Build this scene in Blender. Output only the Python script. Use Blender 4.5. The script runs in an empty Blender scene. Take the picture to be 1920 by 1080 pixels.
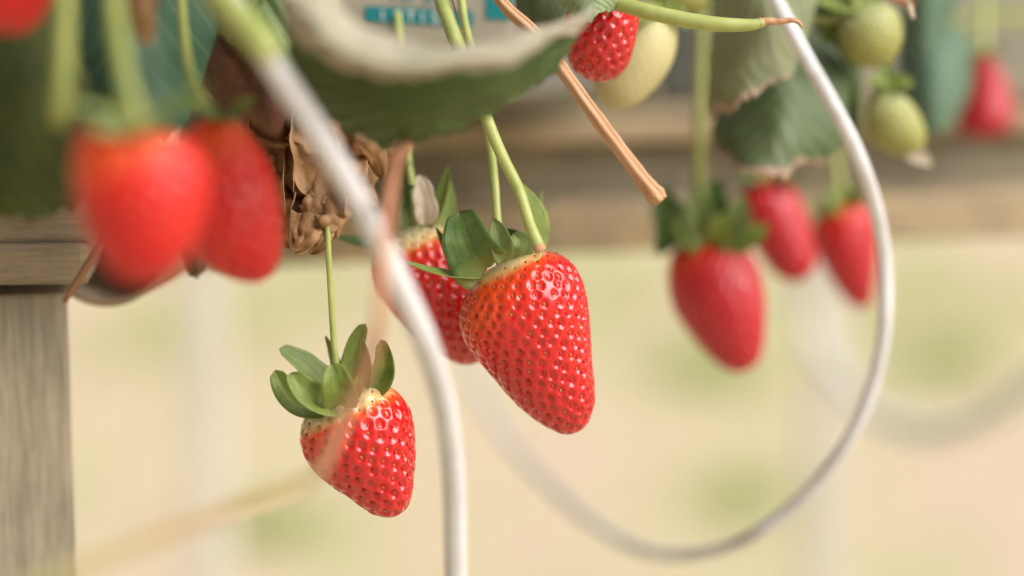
import bpy, math, random
import numpy as np
from mathutils import Vector, noise
random.seed(7)
np.random.seed(7)
S = bpy.context.scene
COL = S.collection
R = math.radians

# ---------------------------------------------------------------- camera, sky, sun, exposure
CAM_H, PITCH, LENS = 1.30, R(10), 85.0
FPX = 1920 * LENS / 36.0
CAM = Vector((0, 0, CAM_H))
FWD = Vector((0, math.cos(PITCH), -math.sin(PITCH)))
RIGHT = Vector((1, 0, 0))
UP = Vector((0, math.sin(PITCH), math.cos(PITCH)))
FOCUS = 0.590
cd = bpy.data.cameras.new('camera')
cam = bpy.data.objects.new('camera', cd)
COL.objects.link(cam)
cam.location = CAM
cam.rotation_euler = (math.pi / 2 - PITCH, 0, 0)
cd.lens, cd.sensor_width = LENS, 36.0
cd.clip_start, cd.clip_end = 0.01, 500
cd.dof.use_dof = True
cd.dof.focus_distance = FOCUS
cd.dof.aperture_fstop = 4.0
S.camera = cam

SUN_EL, SUN_AZ = R(42), R(117)      # azimuth clockwise from +Y: from the right and a little behind the camera
w = bpy.data.worlds.new('World')
S.world = w
w.use_nodes = True
wn, wl = w.node_tree.nodes, w.node_tree.links
wn.clear()
sky = wn.new('ShaderNodeTexSky')
sky.sky_type = 'NISHITA'
sky.sun_disc = False
sky.sun_elevation, sky.sun_rotation = SUN_EL, SUN_AZ
sky.air_density, sky.dust_density, sky.ozone_density = 1.0, 6.0, 0.6
hs = wn.new('ShaderNodeHueSaturation')
hs.inputs['Saturation'].default_value = 0.25
bg = wn.new('ShaderNodeBackground')
bg.inputs['Strength'].default_value = 0.05
wo = wn.new('ShaderNodeOutputWorld')
wl.new(sky.outputs[0], hs.inputs['Color'])
wl.new(hs.outputs[0], bg.inputs['Color'])
wl.new(bg.outputs[0], wo.inputs['Surface'])
sl = bpy.data.lights.new('sun', 'SUN')
sl.energy, sl.angle, sl.color = 1.5, R(60), (1.0, 0.97, 0.94)
sun = bpy.data.objects.new('sun', sl)
COL.objects.link(sun)
sdir = Vector((math.sin(SUN_AZ) * math.cos(SUN_EL), math.cos(SUN_AZ) * math.cos(SUN_EL), math.sin(SUN_EL)))
sun.rotation_euler = (-sdir).to_track_quat('-Z', 'Y').to_euler()
S.view_settings.view_transform = 'Standard'
S.view_settings.look = 'None'
S.view_settings.exposure = 1.25
S.view_settings.gamma = 1.0
S.cycles.use_denoising = True
S.cycles.max_bounces = 8


# ---------------------------------------------------------------- helpers
def P(px, py, d, off=0.0):
    """a point of the place: on the sight line of a pixel, d metres along the view axis"""
    return CAM + FWD * (d + off) + RIGHT * ((px - 960) / FPX * d) + UP * ((540 - py) / FPX * d)


def link(name, me, parent=None, mats=(), smooth=True):
    o = bpy.data.objects.new(name, me)
    COL.objects.link(o)
    for m in (mats if isinstance(mats, (list, tuple)) else [mats]):
        me.materials.append(m)
    if smooth and len(me.polygons):
        me.polygons.foreach_set('use_smooth', [True] * len(me.polygons))
    if parent is not None:
        o.parent = parent
        o.matrix_parent_inverse = parent.matrix_world.inverted()
    return o


def tag(o, label, cat, group=None):
    o['label'], o['category'] = label, cat
    if group:
        o['group'] = group
    return o


def thing(name, label, cat, loc, group=None):
    o = bpy.data.objects.new(name, None)
    o.empty_display_size = 0.01
    COL.objects.link(o)
    o.location = loc
    o.matrix_world.translation = loc
    return tag(o, label, cat, group)


def mesh(name, v, f):
    me = bpy.data.meshes.new(name)
    me.from_pydata([tuple(p) for p in v], [], [tuple(q) for q in f])
    me.update()
    return me


def grid_mesh(name, pts, uv=True):
    """pts: array (nv, nu, 3)"""
    nv, nu = pts.shape[:2]
    idx = np.arange(nv * nu).reshape(nv, nu)
    f = np.stack([idx[:-1, :-1], idx[1:, :-1], idx[1:, 1:], idx[:-1, 1:]], -1).reshape(-1, 4)
    me = mesh(name, pts.reshape(-1, 3).tolist(), f.tolist())
    if uv:
        l = me.uv_layers.new(name='UVMap')
        li = np.empty(len(me.loops), dtype=np.int32)
        me.loops.foreach_get('vertex_index', li)
        uvs = np.stack([(li % nu) / (nu - 1), (li // nu) / (nv - 1)], -1).astype(np.float32)
        l.data.foreach_set('uv', uvs.ravel())
    return me


def crom(pts, n, closed=False):
    """Catmull-Rom through pts, n samples"""
    p = np.array(pts, dtype=float)
    m = len(p)
    if closed:
        t = np.linspace(0, m, n, endpoint=False)
    else:
        t = np.linspace(0, m - 1, n)
    i = np.minimum(np.floor(t).astype(int), m - 1 if closed else max(m - 2, 0))
    u = (t - i)[:, None]

    def g(k):
        if closed:
            return p[k % m]
        out = p[np.clip(k, 0, m - 1)].copy()
        lo, hi = k < 0, k > m - 1
        out[lo] = 2 * p[0] - p[1]
        out[hi] = 2 * p[-1] - p[-2]
        return out
    a, b, c, d = g(i - 1), g(i), g(i + 1), g(i + 2)
    return 0.5 * ((2 * b) + (-a + c) * u + (2 * a - 5 * b + 4 * c - d) * u ** 2 + (-a + 3 * b - 3 * c + d) * u ** 3)


def tube_mesh(name, pts, rad, n=60, seg=14, groove=0.0, rough=0.0, cap=True):
    """pts: world points, rad: radii at those points"""
    data = np.array([[*p, r] for p, r in zip(pts, rad)], dtype=float)
    c = crom(data, n)
    P3, rr = c[:, :3], c[:, 3]
    T = np.gradient(P3, axis=0)
    T /= np.linalg.norm(T, axis=1)[:, None]
    ref = np.array(FWD)
    out = []
    for k in range(n):
        a = np.cross(T[k], ref)
        if np.linalg.norm(a) < 1e-6:
            a = np.array(RIGHT)
        a /= np.linalg.norm(a)
        b = np.cross(T[k], a)
        for j in range(seg):
            th = 2 * math.pi * j / seg
            q = rr[k]
            if groove:
                q *= 1 - groove * (0.5 + 0.5 * math.cos(5 * th + 0.6)) ** 2
            if rough:
                q *= 1 + rough * noise.noise(Vector((k * 0.35, math.cos(th) * 1.3, math.sin(th) * 1.3 + float(P3[0, 0]) * 90)))
            out.append(P3[k] + a * q * math.cos(th) + b * q * math.sin(th))
    f = []
    for k in range(n - 1):
        for j in range(seg):
            j2 = (j + 1) % seg
            f.append((k * seg + j, k * seg + j2, (k + 1) * seg + j2, (k + 1) * seg + j))
    if cap:
        f.append(tuple(range(seg - 1, -1, -1)))
        f.append(tuple(range((n - 1) * seg, n * seg)))
    me = mesh(name, out, f)
    l = me.uv_layers.new(name='UVMap')
    for poly in me.polygons:
        for lo in poly.loop_indices:
            vi = me.loops[lo].vertex_index
            l.data[lo].uv = ((vi % seg) / seg, (vi // seg) / (n - 1))
    return me


def px_tube(name, pl, parent=None, mat=None, **k):
    """pl: list of (px, py, depth, radius in mm)"""
    return link(name, tube_mesh(name, [P(a, b, d) for a, b, d, r in pl], [r / 1000 for a, b, d, r in pl], **k), parent, mat)


# ---------------------------------------------------------------- materials
def new_mat(name):
    m = bpy.data.materials.new(name)
    m.use_nodes = True
    nt = m.node_tree
    return m, nt, nt.nodes['Principled BSDF'], nt.nodes['Material Output']


def ramp(nt, stops):
    r = nt.nodes.new('ShaderNodeValToRGB')
    e = r.color_ramp.elements
    while len(e) < len(stops):
        e.new(0.5)
    for k, (p, c) in enumerate(stops):
        e[k].position = p
        e[k].color = (*c, 1)
    return r


def noise_node(nt, scale, detail=3, vec=None, rough=0.55):
    n = nt.nodes.new('ShaderNodeTexNoise')
    n.inputs['Scale'].default_value = scale
    n.inputs['Detail'].default_value = detail
    n.inputs['Roughness'].default_value = rough
    if vec is None:
        tc = nt.nodes.new('ShaderNodeTexCoord')
        vec = tc.outputs['Object']
    nt.links.new(vec, n.inputs['Vector'])
    return n


def mix_rgb(nt, a, b, fac, mode='MIX'):
    m = nt.nodes.new('ShaderNodeMix')
    m.data_type = 'RGBA'
    m.blend_type = mode
    for sock, val in (('A', a), ('B', b), ('Factor', fac)):
        s = [x for x in m.inputs if x.name == sock and (x.type == 'RGBA' if sock != 'Factor' else x.type == 'VALUE')][0]
        if hasattr(val, 'is_output'):
            nt.links.new(val, s)
        else:
            s.default_value = (*val, 1) if isinstance(val, tuple) else val
    return [x for x in m.outputs if x.type == 'RGBA'][0]


def bump(nt, bsdf, h, strength, dist):
    b = nt.nodes.new('ShaderNodeBump')
    b.inputs['Strength'].default_value = strength
    b.inputs['Distance'].default_value = dist
    nt.links.new(h, b.inputs['Height'])
    nt.links.new(b.outputs[0], bsdf.inputs['Normal'])


def translucent(nt, bsdf, out, col, fac):
    t = nt.nodes.new('ShaderNodeBsdfTranslucent')
    if hasattr(col, 'is_output'):
        nt.links.new(col, t.inputs['Color'])
    else:
        t.inputs['Color'].default_value = (*col, 1)
    mx = nt.nodes.new('ShaderNodeMixShader')
    mx.inputs[0].default_value = fac
    nt.links.new(bsdf.outputs[0], mx.inputs[1])
    nt.links.new(t.outputs[0], mx.inputs[2])
    nt.links.new(mx.outputs[0], out.inputs['Surface'])


def mat_simple(name, c1, c2, scale=300, rough=0.5, bmp=0.0, bdist=0.0003, trans=0.0, spec=0.5, stretch=None):
    m, nt, b, o = new_mat(name)
    vec = None
    if stretch:
        tc = nt.nodes.new('ShaderNodeTexCoord')
        mp = nt.nodes.new('ShaderNodeMapping')
        mp.inputs['Scale'].default_value = stretch
        nt.links.new(tc.outputs['UV'], mp.inputs['Vector'])
        vec = mp.outputs[0]
    n = noise_node(nt, scale, 4, vec)
    r = ramp(nt, [(0.32, c1), (0.68, c2)])
    nt.links.new(n.outputs['Fac'], r.inputs[0])
    nt.links.new(r.outputs[0], b.inputs['Base Color'])
    b.inputs['Roughness'].default_value = rough
    b.inputs['Specular IOR Level'].default_value = spec
    if bmp:
        bump(nt, b, n.outputs['Fac'], bmp, bdist)
    if trans:
        translucent(nt, b, o, r.outputs[0], trans)
    return m


def mat_berry(name, stops, rough=0.20, sss=0.08, coat=0.55):
    m, nt, b, o = new_mat(name)
    at = nt.nodes.new('ShaderNodeAttribute')
    at.attribute_name = 'ripe'
    n = noise_node(nt, 220, 3)
    ma = nt.nodes.new('ShaderNodeMath')
    ma.operation = 'MULTIPLY_ADD'
    ma.inputs[1].default_value = 0.12
    nt.links.new(n.outputs['Fac'], ma.inputs[0])
    nt.links.new(at.outputs['Fac'], ma.inputs[2])
    r = ramp(nt, stops)
    nt.links.new(ma.outputs[0], r.inputs[0])
    nt.links.new(r.outputs[0], b.inputs['Base Color'])
    b.inputs['Roughness'].default_value = rough
    b.inputs['Subsurface Weight'].default_value = sss
    b.inputs['Subsurface Radius'].default_value = (1.0, 0.3, 0.15)
    b.inputs['Subsurface Scale'].default_value = 0.003
    b.inputs['Coat Weight'].default_value = coat
    b.inputs['Coat Roughness'].default_value = 0.14
    n2 = noise_node(nt, 1800, 2)
    bump(nt, b, n2.outputs['Fac'], 0.08, 0.0002)
    return m


RIPE = mat_berry('ripe_flesh', [(0.05, (0.66, 0.60, 0.34)), (0.20, (0.74, 0.42, 0.16)), (0.38, (0.76, 0.070, 0.004)),
                                (0.68, (0.62, 0.006, 0.004)), (1.0, (0.50, 0.003, 0.007))])
RIPE_O = mat_berry('orange_red_flesh', [(0.05, (0.66, 0.60, 0.34)), (0.20, (0.74, 0.36, 0.10)), (0.36, (0.78, 0.085, 0.004)),
                                     (0.72, (0.68, 0.010, 0.003)), (1.0, (0.52, 0.003, 0.005))], rough=0.34, coat=0.05)
RIPE_C = mat_berry('crimson_flesh', [(0.05, (0.66, 0.60, 0.34)), (0.20, (0.70, 0.36, 0.12)), (0.38, (0.68, 0.050, 0.006)),
                                    (0.62, (0.52, 0.005, 0.012)), (1.0, (0.42, 0.003, 0.014))], rough=0.30, coat=0.2)
UNRIPE = mat_berry('unripe_flesh', [(0.0, (0.34, 0.36, 0.10)), (0.5, (0.46, 0.42, 0.19)), (1.0, (0.50, 0.44, 0.22))], rough=0.5, coat=0.0)
GREENF = mat_berry('green_flesh', [(0.0, (0.32, 0.36, 0.14)), (0.5, (0.36, 0.37, 0.15)), (1.0, (0.30, 0.29, 0.07))], rough=0.5, coat=0.0)


def mat_seed(name, stops, rough=0.35):
    m, nt, b, o = new_mat(name)
    g = nt.nodes.new('ShaderNodeNewGeometry')
    r = ramp(nt, stops)
    nt.links.new(g.outputs['Random Per Island'], r.inputs[0])
    nt.links.new(r.outputs[0], b.inputs['Base Color'])
    b.inputs['Roughness'].default_value = rough
    return m


SEED = mat_seed('ripe_seed', [(0.0, (0.30, 0.02, 0.012)), (0.55, (0.40, 0.05, 0.015)), (0.75, (0.46, 0.18, 0.035)), (1.0, (0.48, 0.32, 0.08))])
SEEDG = mat_seed('green_seed', [(0.0, (0.42, 0.42, 0.10)), (1.0, (0.52, 0.46, 0.15))])
HAIR = mat_simple('style_brown', (0.10, 0.04, 0.02), (0.16, 0.07, 0.03))


def mat_sepal(name, c1, c2, tip=(0.30, 0.10, 0.04)):
    m, nt, b, o = new_mat(name)
    tc = nt.nodes.new('ShaderNodeTexCoord')
    sp = nt.nodes.new('ShaderNodeSeparateXYZ')
    nt.links.new(tc.outputs['UV'], sp.inputs[0])
    n = noise_node(nt, 260, 4)
    r = ramp(nt, [(0.3, c1), (0.7, c2)])
    nt.links.new(n.outputs['Fac'], r.inputs[0])
    mp = nt.nodes.new('ShaderNodeMapping')
    mp.inputs['Scale'].default_value = (26, 2.2, 1)
    nt.links.new(tc.outputs['UV'], mp.inputs['Vector'])
    v = noise_node(nt, 1.0, 2, mp.outputs[0])
    rv = ramp(nt, [(0.42, (0.82, 0.82, 0.82)), (0.62, (1.12, 1.12, 1.05))])
    nt.links.new(v.outputs['Fac'], rv.inputs[0])
    c = mix_rgb(nt, r.outputs[0], rv.outputs[0], 0.8, 'MULTIPLY')
    rb = ramp(nt, [(0.0, (1.0, 1.0, 1.0)), (0.35, (0, 0, 0))])      # paler at the base of the sepal
    nt.links.new(sp.outputs[1], rb.inputs[0])
    c = mix_rgb(nt, c, (0.42, 0.46, 0.16), rb.outputs[0])
    # a little rust along the tip and in spots
    n3 = noise_node(nt, 420, 2)
    rt = nt.nodes.new('ShaderNodeMath')
    rt.operation = 'MULTIPLY'
    r3 = ramp(nt, [(0.60, (0, 0, 0)), (0.72, (1, 1, 1))])
    nt.links.new(n3.outputs['Fac'], r3.inputs[0])
    r4 = ramp(nt, [(0.86, (0, 0, 0)), (1.0, (1, 1, 1))])
    nt.links.new(sp.outputs[1], r4.inputs[0])
    nt.links.new(r3.outputs[0], rt.inputs[0])
    nt.links.new(r4.outputs[0], rt.inputs[1])
    c = mix_rgb(nt, c, tip, rt.outputs[0])
    nt.links.new(c, b.inputs['Base Color'])
    b.inputs['Roughness'].default_value = 0.42
    b.inputs['Specular IOR Level'].default_value = 0.4
    bump(nt, b, v.outputs['Fac'], 0.35, 0.0004)
    translucent(nt, b, o, c, 0.36)
    return m


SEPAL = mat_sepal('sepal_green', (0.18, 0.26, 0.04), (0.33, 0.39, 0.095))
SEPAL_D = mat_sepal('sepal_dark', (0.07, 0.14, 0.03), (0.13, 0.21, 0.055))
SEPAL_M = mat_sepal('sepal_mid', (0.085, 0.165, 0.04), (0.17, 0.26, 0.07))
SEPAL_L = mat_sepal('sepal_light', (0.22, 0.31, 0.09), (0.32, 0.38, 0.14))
STEM = mat_simple('stem_green', (0.34, 0.40, 0.10), (0.48, 0.50, 0.17), 150, 0.45, trans=0.1)
STEM_O = mat_simple('stem_olive', (0.24, 0.28, 0.05), (0.34, 0.34, 0.09), 120, 0.5, trans=0.1)
DRYSTEM = mat_simple('dry_stalk', (0.40, 0.19, 0.08), (0.64, 0.38, 0.21), 5, 0.6, 0.5, 0.0004, stretch=(9, 1.4, 1))
REDSTEM = mat_simple('reddish_runner', (0.50, 0.20, 0.11), (0.56, 0.30, 0.17), 60, 0.5)
TANSTEM = mat_simple('tan_runner', (0.30, 0.28, 0.10), (0.50, 0.27, 0.13), 30, 0.5)
DARKSTICK = mat_simple('dark_brown_stalk', (0.12, 0.045, 0.012), (0.22, 0.09, 0.025), 90, 0.6)


def mat_leaf(name, c1, c2, vein, margin=None, margin_at=0.93, nveins=7, rough=0.5, trans=0.22):
    m, nt, b, o = new_mat(name)
    tc = nt.nodes.new('ShaderNodeTexCoord')
    sp = nt.nodes.new('ShaderNodeSeparateXYZ')
    nt.links.new(tc.outputs['UV'], sp.inputs[0])
    n = noise_node(nt, 70, 5)
    r = ramp(nt, [(0.3, c1), (0.7, c2)])
    nt.links.new(n.outputs['Fac'], r.inputs[0])
    # side veins: chevrons either side of the middle
    ab = nt.nodes.new('ShaderNodeMath'); ab.operation = 'SUBTRACT'; ab.inputs[1].default_value = 0.5
    nt.links.new(sp.outputs[0], ab.inputs[0])
    ab2 = nt.nodes.new('ShaderNodeMath'); ab2.operation = 'ABSOLUTE'
    nt.links.new(ab.outputs[0], ab2.inputs[0])
    ch = nt.nodes.new('ShaderNodeMath'); ch.operation = 'MULTIPLY_ADD'; ch.inputs[1].default_value = -1.1
    nt.links.new(ab2.outputs[0], ch.inputs[0])
    nt.links.new(sp.outputs[1], ch.inputs[2])
    sc = nt.nodes.new('ShaderNodeMath'); sc.operation = 'MULTIPLY'; sc.inputs[1].default_value = nveins
    nt.links.new(ch.outputs[0], sc.inputs[0])
    fr = nt.nodes.new('ShaderNodeMath'); fr.operation = 'PINGPONG'; fr.inputs[1].default_value = 0.5
    nt.links.new(sc.outputs[0], fr.inputs[0])
    rv = ramp(nt, [(0.0, (1, 1, 1)), (0.10, (0, 0, 0))])
    nt.links.new(fr.outputs[0], rv.inputs[0])
    c = mix_rgb(nt, r.outputs[0], vein, rv.outputs[0])
    if margin:
        n2 = noise_node(nt, 160, 3)
        ad = nt.nodes.new('ShaderNodeMath'); ad.operation = 'MULTIPLY_ADD'; ad.inputs[1].default_value = 0.10
        nt.links.new(n2.outputs['Fac'], ad.inputs[0])
        nt.links.new(sp.outputs[1], ad.inputs[2])
        rm = ramp(nt, [(min(margin_at, 0.985), (0, 0, 0)), (1.0, (1, 1, 1))])
        nt.links.new(ad.outputs[0], rm.inputs[0])
        c = mix_rgb(nt, c, margin, rm.outputs[0])
    nt.links.new(c, b.inputs['Base Color'])
    b.inputs['Roughness'].default_value = rough
    b.inputs['Specular IOR Level'].default_value = 0.35
    bump(nt, b, fr.outputs[0], 0.25, 0.0005)
    translucent(nt, b, o, c, trans)
    return m


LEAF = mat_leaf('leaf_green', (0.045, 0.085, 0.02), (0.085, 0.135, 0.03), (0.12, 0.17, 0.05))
LEAF_O = mat_leaf('leaf_shaded_olive', (0.030, 0.042, 0.008), (0.055, 0.062, 0.008), (0.07, 0.075, 0.018), rough=0.85)  # shade of the foliage above is put into this darkened olive
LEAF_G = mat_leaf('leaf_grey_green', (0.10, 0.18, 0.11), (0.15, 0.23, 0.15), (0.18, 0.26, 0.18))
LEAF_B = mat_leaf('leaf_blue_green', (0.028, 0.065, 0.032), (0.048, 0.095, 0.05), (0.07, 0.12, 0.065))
LEAF_M = mat_leaf('leaf_margined', (0.085, 0.13, 0.05), (0.14, 0.18, 0.085), (0.16, 0.20, 0.095), (0.40, 0.27, 0.18), 0.985)
LEAF_P = mat_leaf('leaf_pale_green', (0.22, 0.30, 0.14), (0.34, 0.40, 0.22), (0.45, 0.48, 0.30), rough=0.55)
UNDER = mat_leaf('leaf_underside', (0.33, 0.31, 0.21), (0.46, 0.40, 0.30), (0.50, 0.44, 0.33), (0.52, 0.43, 0.33), 0.84, rough=0.65, trans=0.15)
UNDER_G = mat_leaf('leaf_underside_green', (0.25, 0.25, 0.13), (0.35, 0.32, 0.19), (0.38, 0.35, 0.22), (0.46, 0.33, 0.23), 0.985, rough=0.65)

UNDER_F = mat_leaf('leaf_underside_fresh', (0.19, 0.22, 0.10), (0.30, 0.30, 0.16), (0.36, 0.36, 0.21), (0.44, 0.32, 0.22), 0.985, rough=0.65)


def mat_dry(name, c1, c2, c3):
    m, nt, b, o = new_mat(name)
    n = noise_node(nt, 95, 6, rough=0.65)
    r = ramp(nt, [(0.28, c1), (0.5, c2), (0.74, c3)])
    nt.links.new(n.outputs['Fac'], r.inputs[0])
    nt.links.new(r.outputs[0], b.inputs['Base Color'])
    b.inputs['Roughness'].default_value = 0.6
    n2 = noise_node(nt, 500, 4)
    bump(nt, b, n2.outputs['Fac'], 0.5, 0.0006)
    translucent(nt, b, o, r.outputs[0], 0.35)
    return m


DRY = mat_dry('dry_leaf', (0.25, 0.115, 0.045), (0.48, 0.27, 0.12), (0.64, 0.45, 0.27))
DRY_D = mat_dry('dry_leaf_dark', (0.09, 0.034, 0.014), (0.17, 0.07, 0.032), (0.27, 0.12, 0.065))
PETAL = mat_dry('dry_petal', (0.62, 0.50, 0.34), (0.74, 0.64, 0.50), (0.80, 0.72, 0.60))


def mat_wood(name, c1, c2, c3, sc=(14, 160, 160)):
    m, nt, b, o = new_mat(name)
    tc = nt.nodes.new('ShaderNodeTexCoord')
    mp = nt.nodes.new('ShaderNodeMapping')
    mp.inputs['Scale'].default_value = sc
    nt.links.new(tc.outputs['Object'], mp.inputs['Vector'])
    n = noise_node(nt, 1.0, 7, mp.outputs[0], 0.7)
    mp2 = nt.nodes.new('ShaderNodeMapping')
    mp2.inputs['Scale'].default_value = tuple(x * 5 for x in sc)
    nt.links.new(tc.outputs['Object'], mp2.inputs['Vector'])
    n2 = noise_node(nt, 1.0, 4, mp2.outputs[0], 0.7)
    r = ramp(nt, [(0.30, c1), (0.5, c2), (0.72, c3)])
    nt.links.new(n.outputs['Fac'], r.inputs[0])
    r2 = ramp(nt, [(0.38, (0.62, 0.60, 0.58)), (0.56, (1.08, 1.08, 1.08))])
    nt.links.new(n2.outputs['Fac'], r2.inputs[0])
    c = mix_rgb(nt, r.outputs[0], r2.outputs[0], 0.5, 'MULTIPLY')
    n4 = noise_node(nt, 45, 4)
    r4 = ramp(nt, [(0.35, (0.72, 0.72, 0.74)), (0.65, (1.1, 1.07, 1.0))])
    nt.links.new(n4.outputs['Fac'], r4.inputs[0])
    c = mix_rgb(nt, c, r4.outputs[0], 0.8, 'MULTIPLY')
    nt.links.new(c, b.inputs['Base Color'])
    b.inputs['Roughness'].default_value = 0.75
    bump(nt, b, n2.outputs['Fac'], 0.5, 0.0007)
    return m


WOOD = mat_wood('weathered_timber', (0.20, 0.145, 0.085), (0.29, 0.22, 0.14), (0.37, 0.29, 0.19))
WOODV = mat_wood('weathered_post', (0.31, 0.265, 0.19), (0.40, 0.35, 0.265), (0.46, 0.41, 0.32), (120, 120, 9))
RAIL_O = mat_wood('olive_timber', (0.22, 0.19, 0.125), (0.29, 0.25, 0.17), (0.35, 0.31, 0.21))
RAIL_T = mat_wood('tan_timber', (0.33, 0.245, 0.14), (0.41, 0.315, 0.19), (0.47, 0.375, 0.24))
TRAY = mat_simple('grey_plastic', (0.20, 0.18, 0.14), (0.27, 0.25, 0.20), 20, 0.5)
DARKB = mat_simple('gap_shade', (0.05, 0.05, 0.04), (0.08, 0.08, 0.065), 40, 0.6)  # near-black colour stands in for shade in the gap
PIPE = mat_simple('brown_plastic', (0.25, 0.17, 0.10), (0.33, 0.24, 0.15), 60, 0.38)
BAG = mat_simple('bag_film', (0.29, 0.265, 0.205), (0.35, 0.32, 0.25), 25, 0.4, 0.3, 0.002)  # white film greyed: shade from the plants is put into its colour
TEAL = mat_simple('teal_print', (0.0, 0.17, 0.19), (0.0, 0.21, 0.23), 60, 0.4)
PRINTW = mat_simple('white_print', (0.66, 0.66, 0.60), (0.72, 0.72, 0.66), 60, 0.4)
TUBE, nt_, b_, o_ = new_mat('white_tube')
n_a = noise_node(nt_, 38, 5, rough=0.65)
n_b = noise_node(nt_, 420, 3)
c_ = ramp(nt_, [(0.30, (0.50, 0.475, 0.455)), (0.52, (0.62, 0.605, 0.605)), (0.75, (0.67, 0.655, 0.66))])
nt_.links.new(n_a.outputs['Fac'], c_.inputs[0])
d_ = ramp(nt_, [(0.62, (1, 1, 1)), (0.74, (0.72, 0.64, 0.52))])
nt_.links.new(n_b.outputs['Fac'], d_.inputs[0])
nt_.links.new(mix_rgb(nt_, c_.outputs[0], d_.outputs[0], 0.6, 'MULTIPLY'), b_.inputs['Base Color'])
b_.inputs['Roughness'].default_value = 0.6
b_.inputs['Specular IOR Level'].default_value = 0.3
b_.inputs['Subsurface Weight'].default_value = 0.6
b_.inputs['Subsurface Radius'].default_value = (1, 1, 1)
b_.inputs['Subsurface Scale'].default_value = 0.005
bump(nt_, b_, n_a.outputs['Fac'], 0.3, 0.002)
HOSE = mat_simple('pale_hose', (0.84, 0.84, 0.76), (0.86, 0.86, 0.80), 30, 0.4)
METAL = mat_simple('pale_post', (0.60, 0.55, 0.46), (0.66, 0.61, 0.52), 10, 0.5)


# ---------------------------------------------------------------- strawberries
_u = [(0, 0, 1), (0, 0, -1)] + [(math.cos(a) * c, math.sin(a) * c, z) for z, c in ((0.5, 0.87), (-0.5, 0.87)) for a in [k * math.pi / 3 for k in range(6)]]
SEED_V = np.array(_u)
SEED_F = [(0, 2 + k, 2 + (k + 1) % 6) for k in range(6)] + [(1, 8 + (k + 1) % 6, 8 + k) for k in range(6)] + \
         [(2 + k, 8 + k, 8 + (k + 1) % 6, 2 + (k + 1) % 6) for k in range(6)]


def lowfreq(p, seed):
    q = p * 90 + seed * 3.7
    return (np.sin(q[:, 0] * 1.1 + 1.3 * np.sin(q[:, 2] * 0.8)) + np.sin(q[:, 1] * 1.3 + q[:, 2] * 0.7 + 2) + np.sin(q[:, 2] * 1.2 - q[:, 0] * 0.6)) / 3


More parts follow.
